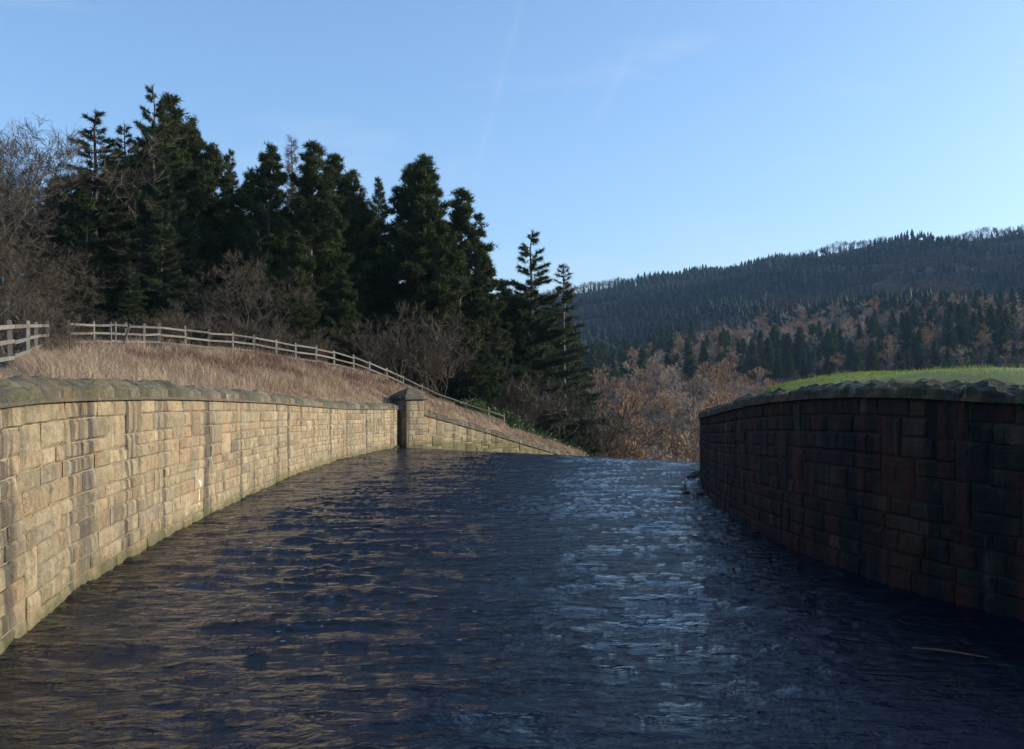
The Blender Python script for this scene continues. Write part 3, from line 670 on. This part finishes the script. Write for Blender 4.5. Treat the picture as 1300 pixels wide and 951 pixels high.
def bare(seed, H=12., spread=.55, stems=1, lev=5, wmin=.012, fan=(3, 5), up=.25, twn=3, curve=.16):
    """branching winter tree, returns limbs (tubes) and twigs (thin strips)"""
    g_ = np.random.default_rng(seed); wood = Acc(); tw = Acc()
    def grow(p, d, Ln, r, k):
        nseg = 4 if k < 2 else 3; pts = [p]; dd = d.copy()
        for _ in range(nseg):
            dd = dd+g_.normal(0, curve, 3)+np.array([0, 0, up*.25]); dd /= np.linalg.norm(dd); pts.append(pts[-1]+dd*Ln/nseg)
        pts = np.array(pts); rads = np.linspace(r, r*.55, nseg+1)
        if k < lev-1: wood.add(*tube(pts, rads, 5 if k < 2 else 3))
        else:
            side = np.cross(dd, g_.normal(size=3)); side /= np.linalg.norm(side); ww = np.linspace(max(r, wmin), wmin*.4, nseg+1)[:, None]*side
            V = np.vstack([pts-ww, pts+ww]); m_ = nseg+1; i = np.arange(nseg); tw.add(V, np.stack([i, i+m_, i+m_+1, i+1], 1))
            return
        nch = g_.integers(fan[0], fan[1]+1)+(twn if k >= lev-2 else 0)
        for c in range(nch):
            t = g_.uniform(.3, 1) if c else 1.0
            q = t*nseg; i = min(int(q), nseg-1); bp_ = pts[i]+(pts[i+1]-pts[i])*(q-i)
            dv = dd+g_.normal(0, spread, 3)+np.array([0, 0, up*.3]); dv /= np.linalg.norm(dv)
            grow(bp_, dv, Ln*g_.uniform(.52, .8), r*.55*(1.05-.4*t), k+1)
    for s_ in range(stems):
        d0 = np.array([0, 0, 1.])+(g_.normal(0, .35, 3) if stems > 1 else g_.normal(0, .05, 3)); d0 /= np.linalg.norm(d0)
        grow(np.array([g_.normal(0, .15)*(stems > 1), g_.normal(0, .15)*(stems > 1), 0.]), d0, H*(.36 if stems == 1 else .38), H*.012/(1 if stems == 1 else 1.8), 0)
    return wood, tw
def proto(gen, name, wood_mat, leaf_mat, parts=('trunk', 'crown')):
    a, b_ = gen; return (a.mesh(parts[0], wood_mat), b_.mesh(parts[1], leaf_mat), float(np.percentile(np.vstack(b_.V)[:, 2], 99.6 if parts[1] == 'twigs' else 100)), parts)
PR = {}
for i in range(3): PR['pine%d' % i] = proto(conifer(100+i, 20, [3.9, 3.4, 4.4][i], 'pine', [.12, .3, .08][i], 1.5, ragged=.45), 'pine', M['bark'], M['pine'])
for i in range(3): PR['spruce%d' % i] = proto(conifer(200+i, 20, [4.6, 3.9, 3.3][i], 'spruce', .04, [1.6, 1.6, 1.4][i], .42, .07, [.3, .35, .4][i], topsparse=[.8, .6, .3][i]), 'spruce', M['bark'], M['spruce'])
PR['thin'] = proto(conifer(300, 20, 3.4, 'spruce', .1, .9, .38, .07, .35, topsparse=.6, dead=.2), 'thin', M['barkpale'], M['spruce'])
PR['larch'] = proto(conifer(310, 20, 2.6, 'larch', .2, .25, .5, .03, .4, per=3), 'larch', M['bark'], M['twig'])
for i in range(3): PR['bare%d' % i] = proto(bare(400+i, 13, [.55, .6, .65][i], 1, 7, .0095, (3, 4), .2, 7), 'bare', M['twig'], M['twig'], ('trunk', 'twigs'))
for i in range(2): PR['bush%d' % i] = proto(bare(420+i, 6, .5, 8, 5, .009, (3, 4), .35, 5), 'bush', M['twig'], M['twig'], ('stems', 'twigs'))
# mid-distance woodland: one mesh per tree with two materials
def merged(gen, m1, m2, name):
    a, b_ = gen; V = np.vstack(a.V+b_.V); fq = [q for q in a.Q]+[q+a.n for q in b_.Q]; ft = [q+a.n for q in b_.T]
    fs = []; mi = []
    nq1 = sum(len(q) for q in a.Q); nq2 = sum(len(q) for q in b_.Q); nt_ = sum(len(q) for q in b_.T)
    if fq: fs.append(np.vstack(fq))
    if ft: fs.append(np.vstack(ft))
    me_ = np_mesh(name, V, fs, [m1, m2], np.array([0]*nq1+[1]*(nq2+nt_)))
    return me_, float(V[:, 2].max())
MID = {}
for i in range(3): MID['red%d' % i] = merged(bare(500+i, 13, .45, 1, 6, .045, (3, 4), .5, 3, .1), M['barkpale'] if i == 0 else M['twig'], M['twigred'], 'winter_tree')
for i in range(2): MID['tan%d' % i] = merged(bare(510+i, 13, .52, 1, 6, .045, (3, 4), .4, 3, .12), M['barkpale'], M['twigtan'], 'winter_tree')
for i in range(3): MID['con%d' % i] = merged(conifer(520+i, 18, [3.0, 3.6, 2.6][i], ['spruce', 'larch', 'spruce'][i], .08, .45, .75, .14, .5, per=3), M['bark'], M['midcon'], 'conifer')
def gz(X, Y): return float(ground(np.array([X]), np.array([Y]))[0])
def plant(key, name, x, ytop, Y, label, cat, group=None, rs=1.0, zoff=0.0, H=None, dark=False):
    mw, mc, h0, parts = PR[key]; X = PX(x, Y); zb = gz(X, Y)-.25+zoff
    if x < 660 and Y < 80: zb = max(zb, -20)
    H_ = (PZ(ytop, Y)-zb) if H is None else H
    r = empty(name, (X, Y, zb)); s = H_/h0; r.scale = (s*rs, s*rs, s); r.rotation_euler.z = rnd.uniform(0, 6.28)
    link(parts[0], mw, r); tw_ = link(parts[1], mc, r)
    if parts[1] == 'twigs': tw_['kind'] = 'stuff'
    tag(r, label, cat, group); return r
FG = [
 ('spruce0', 'spruce_tree', 125, 138, 70, 'ragged dark spruce with long sweeping branches, leftmost tall evergreen', 1.45),
 ('spruce1', 'spruce_tree', 160, 152, 76, 'dense dark spruce between the leftmost spruce and the tallest tree', 1.0),
 ('spruce0', 'spruce_tree', 196, 102, 72, 'tallest evergreen, a spruce with thin spiky open top', .95),
 ('pine0', 'pine_tree', 217, 116, 76, 'tall full pine just right of the tallest spiky spruce', 1.0),
 ('pine2', 'pine_tree', 243, 142, 80, 'pine with lumpy shoulder right of the tallest evergreens', .8),
 ('pine1', 'pine_tree', 268, 178, 79, 'medium pine in the dip right of the tallest evergreens', .95),
 ('spruce2', 'spruce_tree', 293, 186, 86, 'narrow spruce rising in the dip left of the rounded pine', .8),
 ('pine2', 'pine_tree', 340, 178, 74, 'broad rounded pine near the centre of the left wood', .85),
 ('larch', 'larch_tree', 372, 168, 84, 'sparse leafless larch top between two rounded pines', .8),
 ('pine0', 'pine_tree', 398, 174, 75, 'dense pine just right of the sparse leafless larch top', 1.0),
 ('pine1', 'pine_tree', 424, 190, 79, 'slim pine on the right shoulder of the dense pine group', 1.0),
 ('pine0', 'pine_tree', 445, 212, 83, 'pine stepping down at the right of the dense pine group', .9),
 ('spruce2', 'spruce_tree', 481, 220, 88, 'slim pointed spruce left of the open gap of sky', .75),
 ('pine1', 'pine_tree', 523, 204, 82, 'narrow pine with bare lower trunk right of the gap of sky', .95),
 ('pine1', 'pine_tree', 541, 192, 80, 'tall pine with pale bare trunk at the middle of the photo left half', 1.05),
 ('pine0', 'pine_tree', 587, 234, 84, 'pine with layered lumpy branches sloping down towards the valley', 1.0),
 ('pine2', 'pine_tree', 612, 322, 86, 'low spreading dark pine under the sloping layered pine', .9),
 ('spruce0', 'spruce_tree', 674, 289, 92, 'isolated open topped spruce near the right end of the left wood', 1.15),
 ('thin', 'spruce_tree', 713, 332, 97, 'thin half dead spruce with pale trunk, rightmost of the left wood', 1.25),
 ('pine0', 'pine_tree', 640, 352, 95, 'dark pine filling the gap behind the isolated open spruce', 1.1),
 ('pine2', 'pine_tree', 596, 400, 82, 'short bushy dark pine low behind the fence by the pillar', 1.1),
 ('spruce1', 'spruce_tree', 110, 255, 67, 'lower spruce skirting the leftmost tall evergreen', 1.2),
 ('spruce1', 'spruce_tree', 205, 250, 68, 'heavy low spruce in front of the tallest evergreen', 1.25),
 ('pine2', 'pine_tree', 378, 290, 70, 'low bright needled pine standing in front of the pine group', 1.0),
 ('pine2', 'pine_tree', 436, 340, 73, 'small green pine above the fence, right of the low bright pine', 1.0),
 ('spruce1', 'spruce_tree', 165, 330, 64, 'small spruce with blue green drooping boughs behind the fence', 1.2),
 ('spruce1', 'spruce_tree', 685, 420, 92, 'low dark spruce at the foot of the rightmost thin spruce', 1.2),
 ('pine2', 'pine_tree', 318, 215, 81, 'pine filling the notch left of the broad rounded pine', 1.0),
 ('pine0', 'pine_tree', 466, 262, 86, 'pine filling the notch before the slim pointed spruce', 1.0),
 ('spruce1', 'spruce_tree', 92, 215, 74, 'spruce with layered boughs at the left flank of the evergreens', 1.1),
 ('pine1', 'pine_tree', 652, 372, 90, 'dark pine closing the gap left of the isolated open spruce', 1.2),
 ('spruce1', 'spruce_tree', 694, 372, 99, 'dense spruce between the isolated open spruce and the rightmost thin one', 1.2),
 ('spruce2', 'spruce_tree', 722, 400, 103, 'dense spruce just behind the rightmost thin spruce', 1.2),
 ('spruce2', 'spruce_tree', 735, 455, 100, 'small dark spruce at the foot of the slope beside the russet trees', 1.1),
]
for key, name, x, yt, Y, lab, rs in FG: plant(key, name, x, yt, Y, lab, name.split('_')[0]+' tree', rs=rs)
# second rank that closes the wood
bi = 0
for Yb, dy in ((92, 45), (104, 85), (118, 110)):
    x = 70
    while x < 640:
        top = np.interp(x, [70, 125, 200, 260, 300, 345, 400, 450, 480, 510, 545, 590, 640, 700], [190, 155, 120, 185, 200, 190, 185, 220, 245, 330, 225, 260, 345, 350])
        key = rnd.choice(['pine0', 'pine2', 'pine1', 'spruce1', 'spruce2'])
        plant(key, 'evergreen_tree', x, top+dy*rnd.uniform(.6, 1.4), Yb+rnd.uniform(-4, 4), 'dark evergreen '+('in the second rank' if Yb < 100 else 'in the third rank' if Yb < 112 else 'in the last rank')+' of the left wood, behind '+('the tallest spruce group' if x < 250 else 'the rounded pines' if x < 460 else 'the layered pines'), 'evergreen tree', 'evergreens inside the left wood', rs=rnd.uniform(1.0, 1.3))
        x += rnd.uniform(26, 42)
BF = [
 ('bare0', -25, 150, 62, 'tall leafless tree cut by the left edge of the photo', 1.15), ('bare1', 6, 172, 66, 'twiggy leafless tree at far left with fine rounded crown', .85), ('bare0', -35, 180, 76, 'leafless crown half outside the left edge of the photo', 1.3), ('bare2', 14, 185, 90, 'farthest leafless crown behind the far left group', 1.2), ('bare1', -5, 265, 62, 'mid height twiggy tree at the left edge', 1.4), ('bare0', 45, 300, 70, 'twiggy tree filling the foot of the far left group', 1.4), ('bare2', 20, 350, 54, 'lowest twiggy tree right behind the near fence', 1.6), ('bare1', 22, 205, 84, 'grey brown leafless tree deep behind the far left crowns', 1.2), ('bare2', -20, 215, 82, 'broad leafless tree deep behind the photo left edge', 1.3), ('bare1', 50, 270, 88, 'leafless tree deep behind the first spruce', .9), ('bare0', 12, 330, 57, 'short dense leafless tree just behind the near fence', 1.6), ('bare2', 55, 345, 62, 'short brown leafless tree behind the fence gap', 1.5), ('bare1', -8, 190, 72, 'dense twiggy crown behind the far left tree', .9), ('bare0', 30, 245, 78, 'dense leafless tree behind the far left crowns', 1.1), ('bare2', 80, 330, 80, 'shaded leafless tree among the first spruces', 1.3), ('bare2', 36, 250, 74, 'leafless tree between the far left tree and the first spruce', 1.1),
 ('bare1', 5, 250, 58, 'lower leafless tree in front of the far left crowns', 1.2), ('bare2', 28, 300, 60, 'brown twiggy tree filling the space above the near fence', 1.3), ('bare0', 62, 330, 66, 'slender leafless tree overlapping the foot of the leftmost spruce', 1.2),
 ('bare2', 306, 305, 63, 'small leafless tree with pale spreading branches behind the fence middle', .85),
 ('bare1', 262, 365, 62, 'low leafless sapling left of the pale spreading tree', .9), ('bare0', 350, 350, 66, 'leafless sapling right of the pale spreading tree', .8),
]
for key, x, yt, Y, lab, rs in BF: plant(key, 'bare_tree', x, yt, Y, lab, 'bare tree', rs=rs)
BS = [('bush0', 505, 385, 75, 'big rounded leafless bush behind the fence above the pillar', 1.25), ('bush1', 74, 407, 37, 'reddish bramble clump filling the gap between the two fences', 1.5), ('bush1', 470, 405, 73, 'leafless bush left of the big rounded bush', 1.2), ('bush1', 545, 420, 78, 'leafless bush right of the big rounded bush', 1.2),
      ('bush0', 235, 385, 57, 'reddish bare thicket just behind the fence', 1.3), ('bush1', 405, 415, 68, 'low bare bush on the crest behind the fence', 1.3), ('bush0', 130, 400, 58, 'low bare bush behind the gateway posts', 1.3),
      ('bush1', 60, 395, 56, 'scrubby bush behind the gap in the fence', 1.3), ('bush0', 10, 360, 50, 'scrubby bush behind the near fence posts', 1.3),
      ('bush0', 620, 470, 84, 'brown scrub behind the lower end of the fence', 1.6), ('bush1', 665, 480, 88, 'brown scrub on the slope right of the fence end', 1.5), ('bush0', 710, 490, 92, 'brown scrub at the foot of the thin spruce', 1.5), ('bush1', 745, 500, 100, 'pinkish scrub where the slope meets the valley', 1.5), ('bush0', 590, 440, 84, 'dense scrub below the layered pine', 1.4),
      ('bush1', 300, 395, 60, 'low twiggy scrub at the foot of the pale spreading tree', 1.4), ('bush0', 345, 410, 63, 'low twiggy scrub behind the middle of the long fence', 1.4), ('bush1', 180, 400, 56, 'low twiggy scrub behind the first posts of the long fence', 1.3)]
for key, x, yt, Y, lab, rs in BS: plant(key, 'bare_bush', x, yt, Y, lab, 'bush', rs=rs)
# evergreen shrubs on the slope below the fence end
def shrub(seed, n=2600, H=1.6, Rr=1.5):
    g_ = np.random.default_rng(seed); a = Acc(); b_ = Acc()
    for _ in range(14):
        d = np.array([*g_.normal(0, .6, 2), 1.]); d /= np.linalg.norm(d); t = np.linspace(0, 1, 4)[:, None]; a.add(*tube(d*t*H*.85, np.linspace(.03, .008, 4), 3))
    cc = g_.normal(size=(60, 3)); cc /= np.linalg.norm(cc, axis=1)[:, None]; cc = cc*np.array([Rr, Rr, H*.55])*g_.uniform(.4, 1, (60, 1))+np.array([0, 0, H*.5])
    P = cc[g_.integers(0, 60, n)]+g_.normal(0, .16, (n, 3)); P[:, 2] = np.abs(P[:, 2]); D = g_.normal(size=(n, 3))+(P-np.array([0, 0, .4])); D /= np.linalg.norm(D, axis=1)[:, None]
    S = np.cross(D, g_.normal(size=D.shape)); S /= np.linalg.norm(S, axis=1)[:, None]; l = g_.uniform(.12, .22, (n, 1)); w_ = l*.2
    V = np.stack([P, P+D*l*.5+S*w_, P+D*l, P+D*l*.5-S*w_], 1).reshape(-1, 3); i = np.arange(n)*4; b_.add(V, np.stack([i, i+1, i+2, i+3], 1)); return a, b_
PR['shrub0'] = proto(shrub(1), 's', M['bark'], M['leaf'], ('stems', 'leaves')); PR['shrub1'] = proto(shrub(2), 's', M['bark'], M['leaf'], ('stems', 'leaves'))
for i, (x, yt, Y, lab) in enumerate([(604, 503, 80, 'green shrub just behind the fence, highest on the slope'), (628, 517, 81, 'green shrub behind the last fence posts'), (655, 533, 82, 'green shrub right beside the last fence post'), (678, 543, 83, 'green shrub halfway down the slope'), (700, 552, 84, 'green shrub low on the slope above the wall end'), (722, 563, 85, 'lowest green shrub by the end of the sloping wall'), (668, 552, 80, 'small green shrub growing against the sloping wall coping'), (645, 540, 79, 'small green shrub between the fence end and the wall coping'), (738, 569, 86, 'last green shrub at the very end of the slope by the water edge'), (690, 560, 81, 'green shrub touching the coping halfway down the sloping wall'), (712, 566, 82, 'green shrub touching the coping near the end of the sloping wall'), (640, 522, 84, 'darker green shrub just above the fence end')]):
    X = PX(x, Y); mw, mc, h0, parts = PR['shrub%d' % (i % 2)]; r = empty('evergreen_shrub', (X, Y, PZ(yt, Y)-2.2)); s = 2.2/h0; r.scale = (s*1.15, s*1.15, s); r.rotation_euler.z = i*1.3
    link('stems', mw, r); link('leaves', mc, r); tag(r, lab, 'shrub')
    gm = 0

# valley and mid-distance woodland, every tree an object
def mid_tree(key, X, Y, H, name, label, cat, group):
    me_, h0 = MID[key]; o = link(name, me_); s = H/h0; o.location = (X, Y, gz(X, Y)-.3); ws = s*(rnd.uniform(1.1, 1.6) if key[0] != 'c' else rnd.uniform(1.15, 1.5)); o.scale = (ws, ws, s); o.rotation_euler.z = rnd.uniform(0, 6.28); tag(o, label, cat, group)
# russet trees of the valley floor and lower slope
r2 = random.Random(5); cnt = 0
for Y, stp in ((112, 5.5), (124, 6), (140, 6.5), (158, 7), (180, 7.5), (205, 8), (232, 8.5), (262, 9), (296, 10), (332, 11)):
    X = PX(700, Y)
    while X < PX(1040 if Y < 240 else 1000, Y):
        x = 650+F*X/Y
        Hh = r2.uniform(9, 13.5)*(1.0 if Y > 150 else .85); lim = PZ(np.interp(x, [700, 760, 850, 950, 1000], [440, 452, 446, 455, 500]), Y)
        base = gz(X, Y); Hh = min(Hh, max(5, lim-base))
        k = r2.choice(['red0', 'red1', 'red2', 'red0', 'tan0', 'tan1', 'red1'])
        rank = 'just beyond the water edge' if Y < 135 else 'midway across the valley' if Y < 220 else 'at the valley back'
        place = ', near the last spruces' if x < 800 else ', in the open middle' if x < 890 else ', behind the right wall end'
        mid_tree(k, X+r2.uniform(-2, 2), Y+r2.uniform(-5, 5), Hh, 'winter_tree', ('leafless russet tree ' if k[0] == 'r' else 'leafless tan tree ')+rank+place, 'bare tree', 'leafless '+('russet' if k[0] == 'r' else 'tan')+' trees in the valley'); cnt += 1
        X += .72*stp*r2.uniform(.75, 1.25)
# wood on the middle slope
for Y, stp in ((375, 9.5), (402, 9.5), (430, 10), (460, 10.5), (492, 11), (526, 11.5), (562, 12), (600, 12.5)):
    X = PX(730, Y)
    while X < PX(1330, Y):
        x = 650+F*X/Y; front = Y < 470 and x > 985
        nn = float(fbm(np.array([X/60.]), np.array([Y/60.]), 88, 2)[0])*1.5
        pcon = .72 if (Y < 480 and x > 900) else (.22+nn*.9 if x > 880 else .6)
        if Y < 385 and x > 1000: pcon = .6
        k = r2.choice(['con0', 'con1', 'con2']) if r2.random() < pcon else r2.choice(['red0', 'red1', 'red2', 'tan0', 'red1'])
        Hh = r2.uniform(11, 18.5) if k[0] == 'c' else r2.uniform(11, 14.5)
        if Y < 385 and x > 1000: Hh *= .8
        con = k[0] == 'c'
        mid_tree(k, X+r2.uniform(-3, 3), Y+r2.uniform(-10, 10), Hh, 'conifer' if con else 'winter_tree', ('dark conifer' if con else ('leafless russet tree' if k[0] == 'r' else 'leafless tan tree'))+(' low' if Y < 440 else ' halfway up' if Y < 540 else ' high')+' in the slope wood, '+('left, beside the spruces' if x < 850 else 'above the valley' if x < 980 else 'above the mound left end' if x < 1130 else 'above the mound right end'), 'conifer' if con else 'bare tree', 'conifers on the middle slope' if con else 'leafless trees on the middle slope'); cnt += 1
        X += (.55 if not (Y < 480 and x > 930) else .42)*stp*r2.uniform(.7, 1.3)
print('mid trees', cnt)
def scrub():
    g_ = np.random.default_rng(17); VV = []; n_c = 5200
    Y = 100*np.exp(g_.random(n_c)*math.log(6.6)); X = (g_.uniform(60, 690, n_c))*Y/F
    Z = ground(X, Y); nn = fbm(X/30, Y/30, 19, 3); m_ = 26
    for x_, y_, z_, q in zip(X, Y, Z, nn):
        H = (2.2+2*q)*g_.uniform(.7, 1.4)*(1 if y_ < 300 else 1.6); rr_ = H*.8
        P = g_.normal(0, .5, (m_, 3))*np.array([rr_, rr_, 0]); P[:, 2] = g_.random(m_)*H*.45
        D = P*np.array([.35, .35, 0])/max(rr_, .1)+g_.normal(0, .28, (m_, 3))+np.array([0, 0, .8]); D /= np.linalg.norm(D, axis=1)[:, None]
        wpx = y_/F*.5
        VV.append(tri_blades(P+np.array([x_, y_, z_-.2]), D, H*g_.uniform(.35, .6, m_), np.full(m_, wpx)*g_.uniform(.8, 2, m_), g_)[0])
    V = np.vstack(VV); return V, np.arange(len(V)).reshape(-1, 3)
sv, st_ = scrub()
tag(link('woodland_scrub', np_mesh('woodland_scrub', sv, [st_], M['fartwig2'])), 'brown leafless undergrowth filling the valley floor and slope between the trees', 'undergrowth', kind='stuff')
# far hillside woods: joined masses
def far_wood():
    g_ = np.random.default_rng(91); cV = []; cT = []; cn = 0; bV = []; bT = []; bn = 0
    Ys = np.geomspace(640, 1560, 62)
    for Y in Ys:
        sp = 6.2+Y*.0008 if Y < 1400 else 3.6; Xs = np.arange(PX(640, Y), PX(1420, Y), sp); Xs = Xs+g_.uniform(-2, 2, len(Xs)); Yy = Y+g_.uniform(-8, 8, len(Xs)); Z = ground(Xs, Yy)
        nn = fbm(Xs/130, Yy/160, 33, 3)
        for X, Y_, z, q in zip(Xs, Yy, Z, nn):
            top = Y > 1440
            con = q+g_.normal(0, .09) > (-.2 if not top else -.05)
            if top and X > PX(900, Y) : con = g_.random() < .22
            if con:
                H = g_.uniform(11, 15) if not top else g_.uniform(9, 12); r = H*g_.uniform(.2, .3); a0 = g_.uniform(0, 6.28)
                for t0, t1, rs in ((.08, .48, 1), (.3, .72, .78), (.55, 1, .52)):
                    m_ = 7; a = a0+np.arange(m_)*2*np.pi/m_+g_.normal(0, .2, m_); rv = r*rs*g_.uniform(.6, 1.25, m_)
                    ring = np.stack([X+np.cos(a)*rv, Y_+np.sin(a)*rv, z+H*t0+g_.normal(0, .05*H, m_)], 1)
                    cV.append(np.vstack([ring, [[X, Y_, z+H*t1]]])); i = np.arange(m_); cT.append(np.stack([i, (i+1) % m_, np.full(m_, m_)], 1)+cn); cn += m_+1; a0 += 1
            else:
                H = g_.uniform(10, 14) if not top else g_.uniform(11, 14); m_ = 46
                P = g_.normal(size=(m_, 3)); P /= np.linalg.norm(P, axis=1)[:, None]; P *= np.array([H*.2, H*.2, H*.34])*g_.random((m_, 1))**.4; P += np.array([X, Y_, z+H*.62])
                D = P-np.array([X, Y_, z+H*.2]); D /= np.linalg.norm(D, axis=1)[:, None]; V, T = tri_blades(P, D, g_.uniform(1.2, 2.6, m_), g_.uniform(.3, .6, m_), g_)
                bV.append(V); bT.append(T+bn); bn += len(V)
                V = np.array([[X-.2, Y_, z], [X+.2, Y_, z], [X, Y_, z+H]]); bV.append(V); bT.append(np.array([[0, 1, 2]])+bn); bn += 3
    return (np.vstack(cV), np.vstack(cT)), (np.vstack(bV), np.vstack(bT))
(cv, ct), (bv, bt) = far_wood()
tag(link('far_conifer_wood', np_mesh('far_conifer_wood', cv, [ct], M['farcon'], smooth=True)), 'dark blue green conifer plantation covering the far hillside', 'forest', kind='stuff')
tag(link('far_leafless_wood', np_mesh('far_leafless_wood', bv, [bt], M['fartwig'])), 'purple brown leafless larches patching the far hillside and its skyline', 'forest', kind='stuff')

# ---------------------------------------------------------------- small things in the water
def rock(seed, r, flat=.5):
    g_ = random.Random(seed); import bmesh
    bm = bmesh.new(); bmesh.ops.create_icosphere(bm, subdivisions=2, radius=r)
    for v in bm.verts:
        k = 1+g_.uniform(-.18, .18); v.co.x *= k*1.3; v.co.y *= k; v.co.z *= k*flat
    me_ = bpy.data.meshes.new('rock'); bm.to_mesh(me_); bm.free(); me_.materials.append(M['rock']); return me_
for x, y, r, lab in [(886, 604, .28, 'largest dark wet rock beside the far end of the shadowed wall'), (878, 607, .15, 'small flat wet rock left of the largest rock'), (871, 627, .11, 'small dark rock standing out alone in the open water'), (889, 628, .1, 'tiny wet rock touching the shadowed wall')]:
    Y = F*EYE/(y-HY); o = link('rock', rock(int(x), r)); o.location = (PX(x, Y), Y, .03); tag(o, lab, 'rock')
for x, y, hh_, lab in [(870, 622, .45, 'dark weed sprig sticking up left of the others in the water'), (884, 633, .35, 'dark weed sprig nearest the camera by the shadowed wall'), (889, 615, .3, 'dark weed sprig rising beside the wall behind the rocks')]:
    Y = F*EYE/(y-HY); P = np.array([[PX(x, Y), Y, -.02]])+rng.normal(0, .07, (16, 3))*np.array([1, 1, 0])
    o = link('weed_sprig', blades(P, rng.uniform(.4, 1, 16)*hh_, np.full(16, .016), rng.uniform(.1, .7, 16), M['reed'], 'weed_sprig')); tag(o, lab, 'weed')
g = np.random.default_rng(3); fx = []; ft = []
for k in range(48):
    Y = 11.5*math.exp(g.random()*1.5); X = g.uniform(-.42, .15)*Y if k > 22 else -.33*Y+g.normal(0, .25)+1.3
    a = np.sort(g.uniform(0, 6.28, 7)); r_ = g.uniform(.008, .03, 7)*(Y/14); c = np.array([X, Y, .075])
    fx.append(c+np.stack([np.cos(a)*r_*1.8, np.sin(a)*r_, np.zeros(7)], 1)); fx.append((c+[0, 0, .012])[None]); i0 = k*8; ft += [[i0+q, i0+(q+1) % 7, i0+7] for q in range(7)]
mf, nf_, bf = newmat('foam'); bf.inputs['Base Color'].default_value = (.32, .34, .35, 1); bf.inputs['Roughness'].default_value = .6
tag(link('foam_flecks', np_mesh('foam_flecks', np.vstack(fx), [np.array(ft)], mf)), 'tiny white foam flecks drifting on the dark water', 'foam', kind='stuff')
pts = [(4.72, 11.75, .05), (4.95, 11.62, .062), (5.15, 11.5, .058), (5.4, 11.3, .05)]
V, Q = tube(pts, [.006, .012, .013, .007], 5); o = link('stick', np_mesh('stick', V, [Q], M['stick'])); tag(o, 'thin reddish stick floating in the shadowed water near the right wall', 'stick')

# ---------------------------------------------------------------- haze
HAZE = .00009
if HAZE:
    m = bpy.data.materials.new('valley_haze'); m.use_nodes = True; n = m.node_tree; n.nodes.clear()
    out = n.nodes.new('ShaderNodeOutputMaterial'); pv_ = n.nodes.new('ShaderNodeVolumePrincipled'); pv_.inputs['Density'].default_value = HAZE; pv_.inputs['Color'].default_value = (.42, .68, 1, 1); pv_.inputs['Anisotropy'].default_value = .0
    n.links.new(pv_.outputs[0], out.inputs['Volume'])
    zb_, zt_ = float(GZ.min())-1.5, float(max(GZ.max(), 290))+15
    S = 3250
    V = [(x, y, z) for z in (zb_, zt_) for x, y in ((-S, -S), (S, -S), (S, S), (-S, S))]
    o = link('haze', np_mesh('haze', V, [np.array([[3, 2, 1, 0], [4, 5, 6, 7], [0, 1, 5, 4], [1, 2, 6, 5], [2, 3, 7, 6], [3, 0, 4, 7]])], m)); tag(o, kind='stuff')
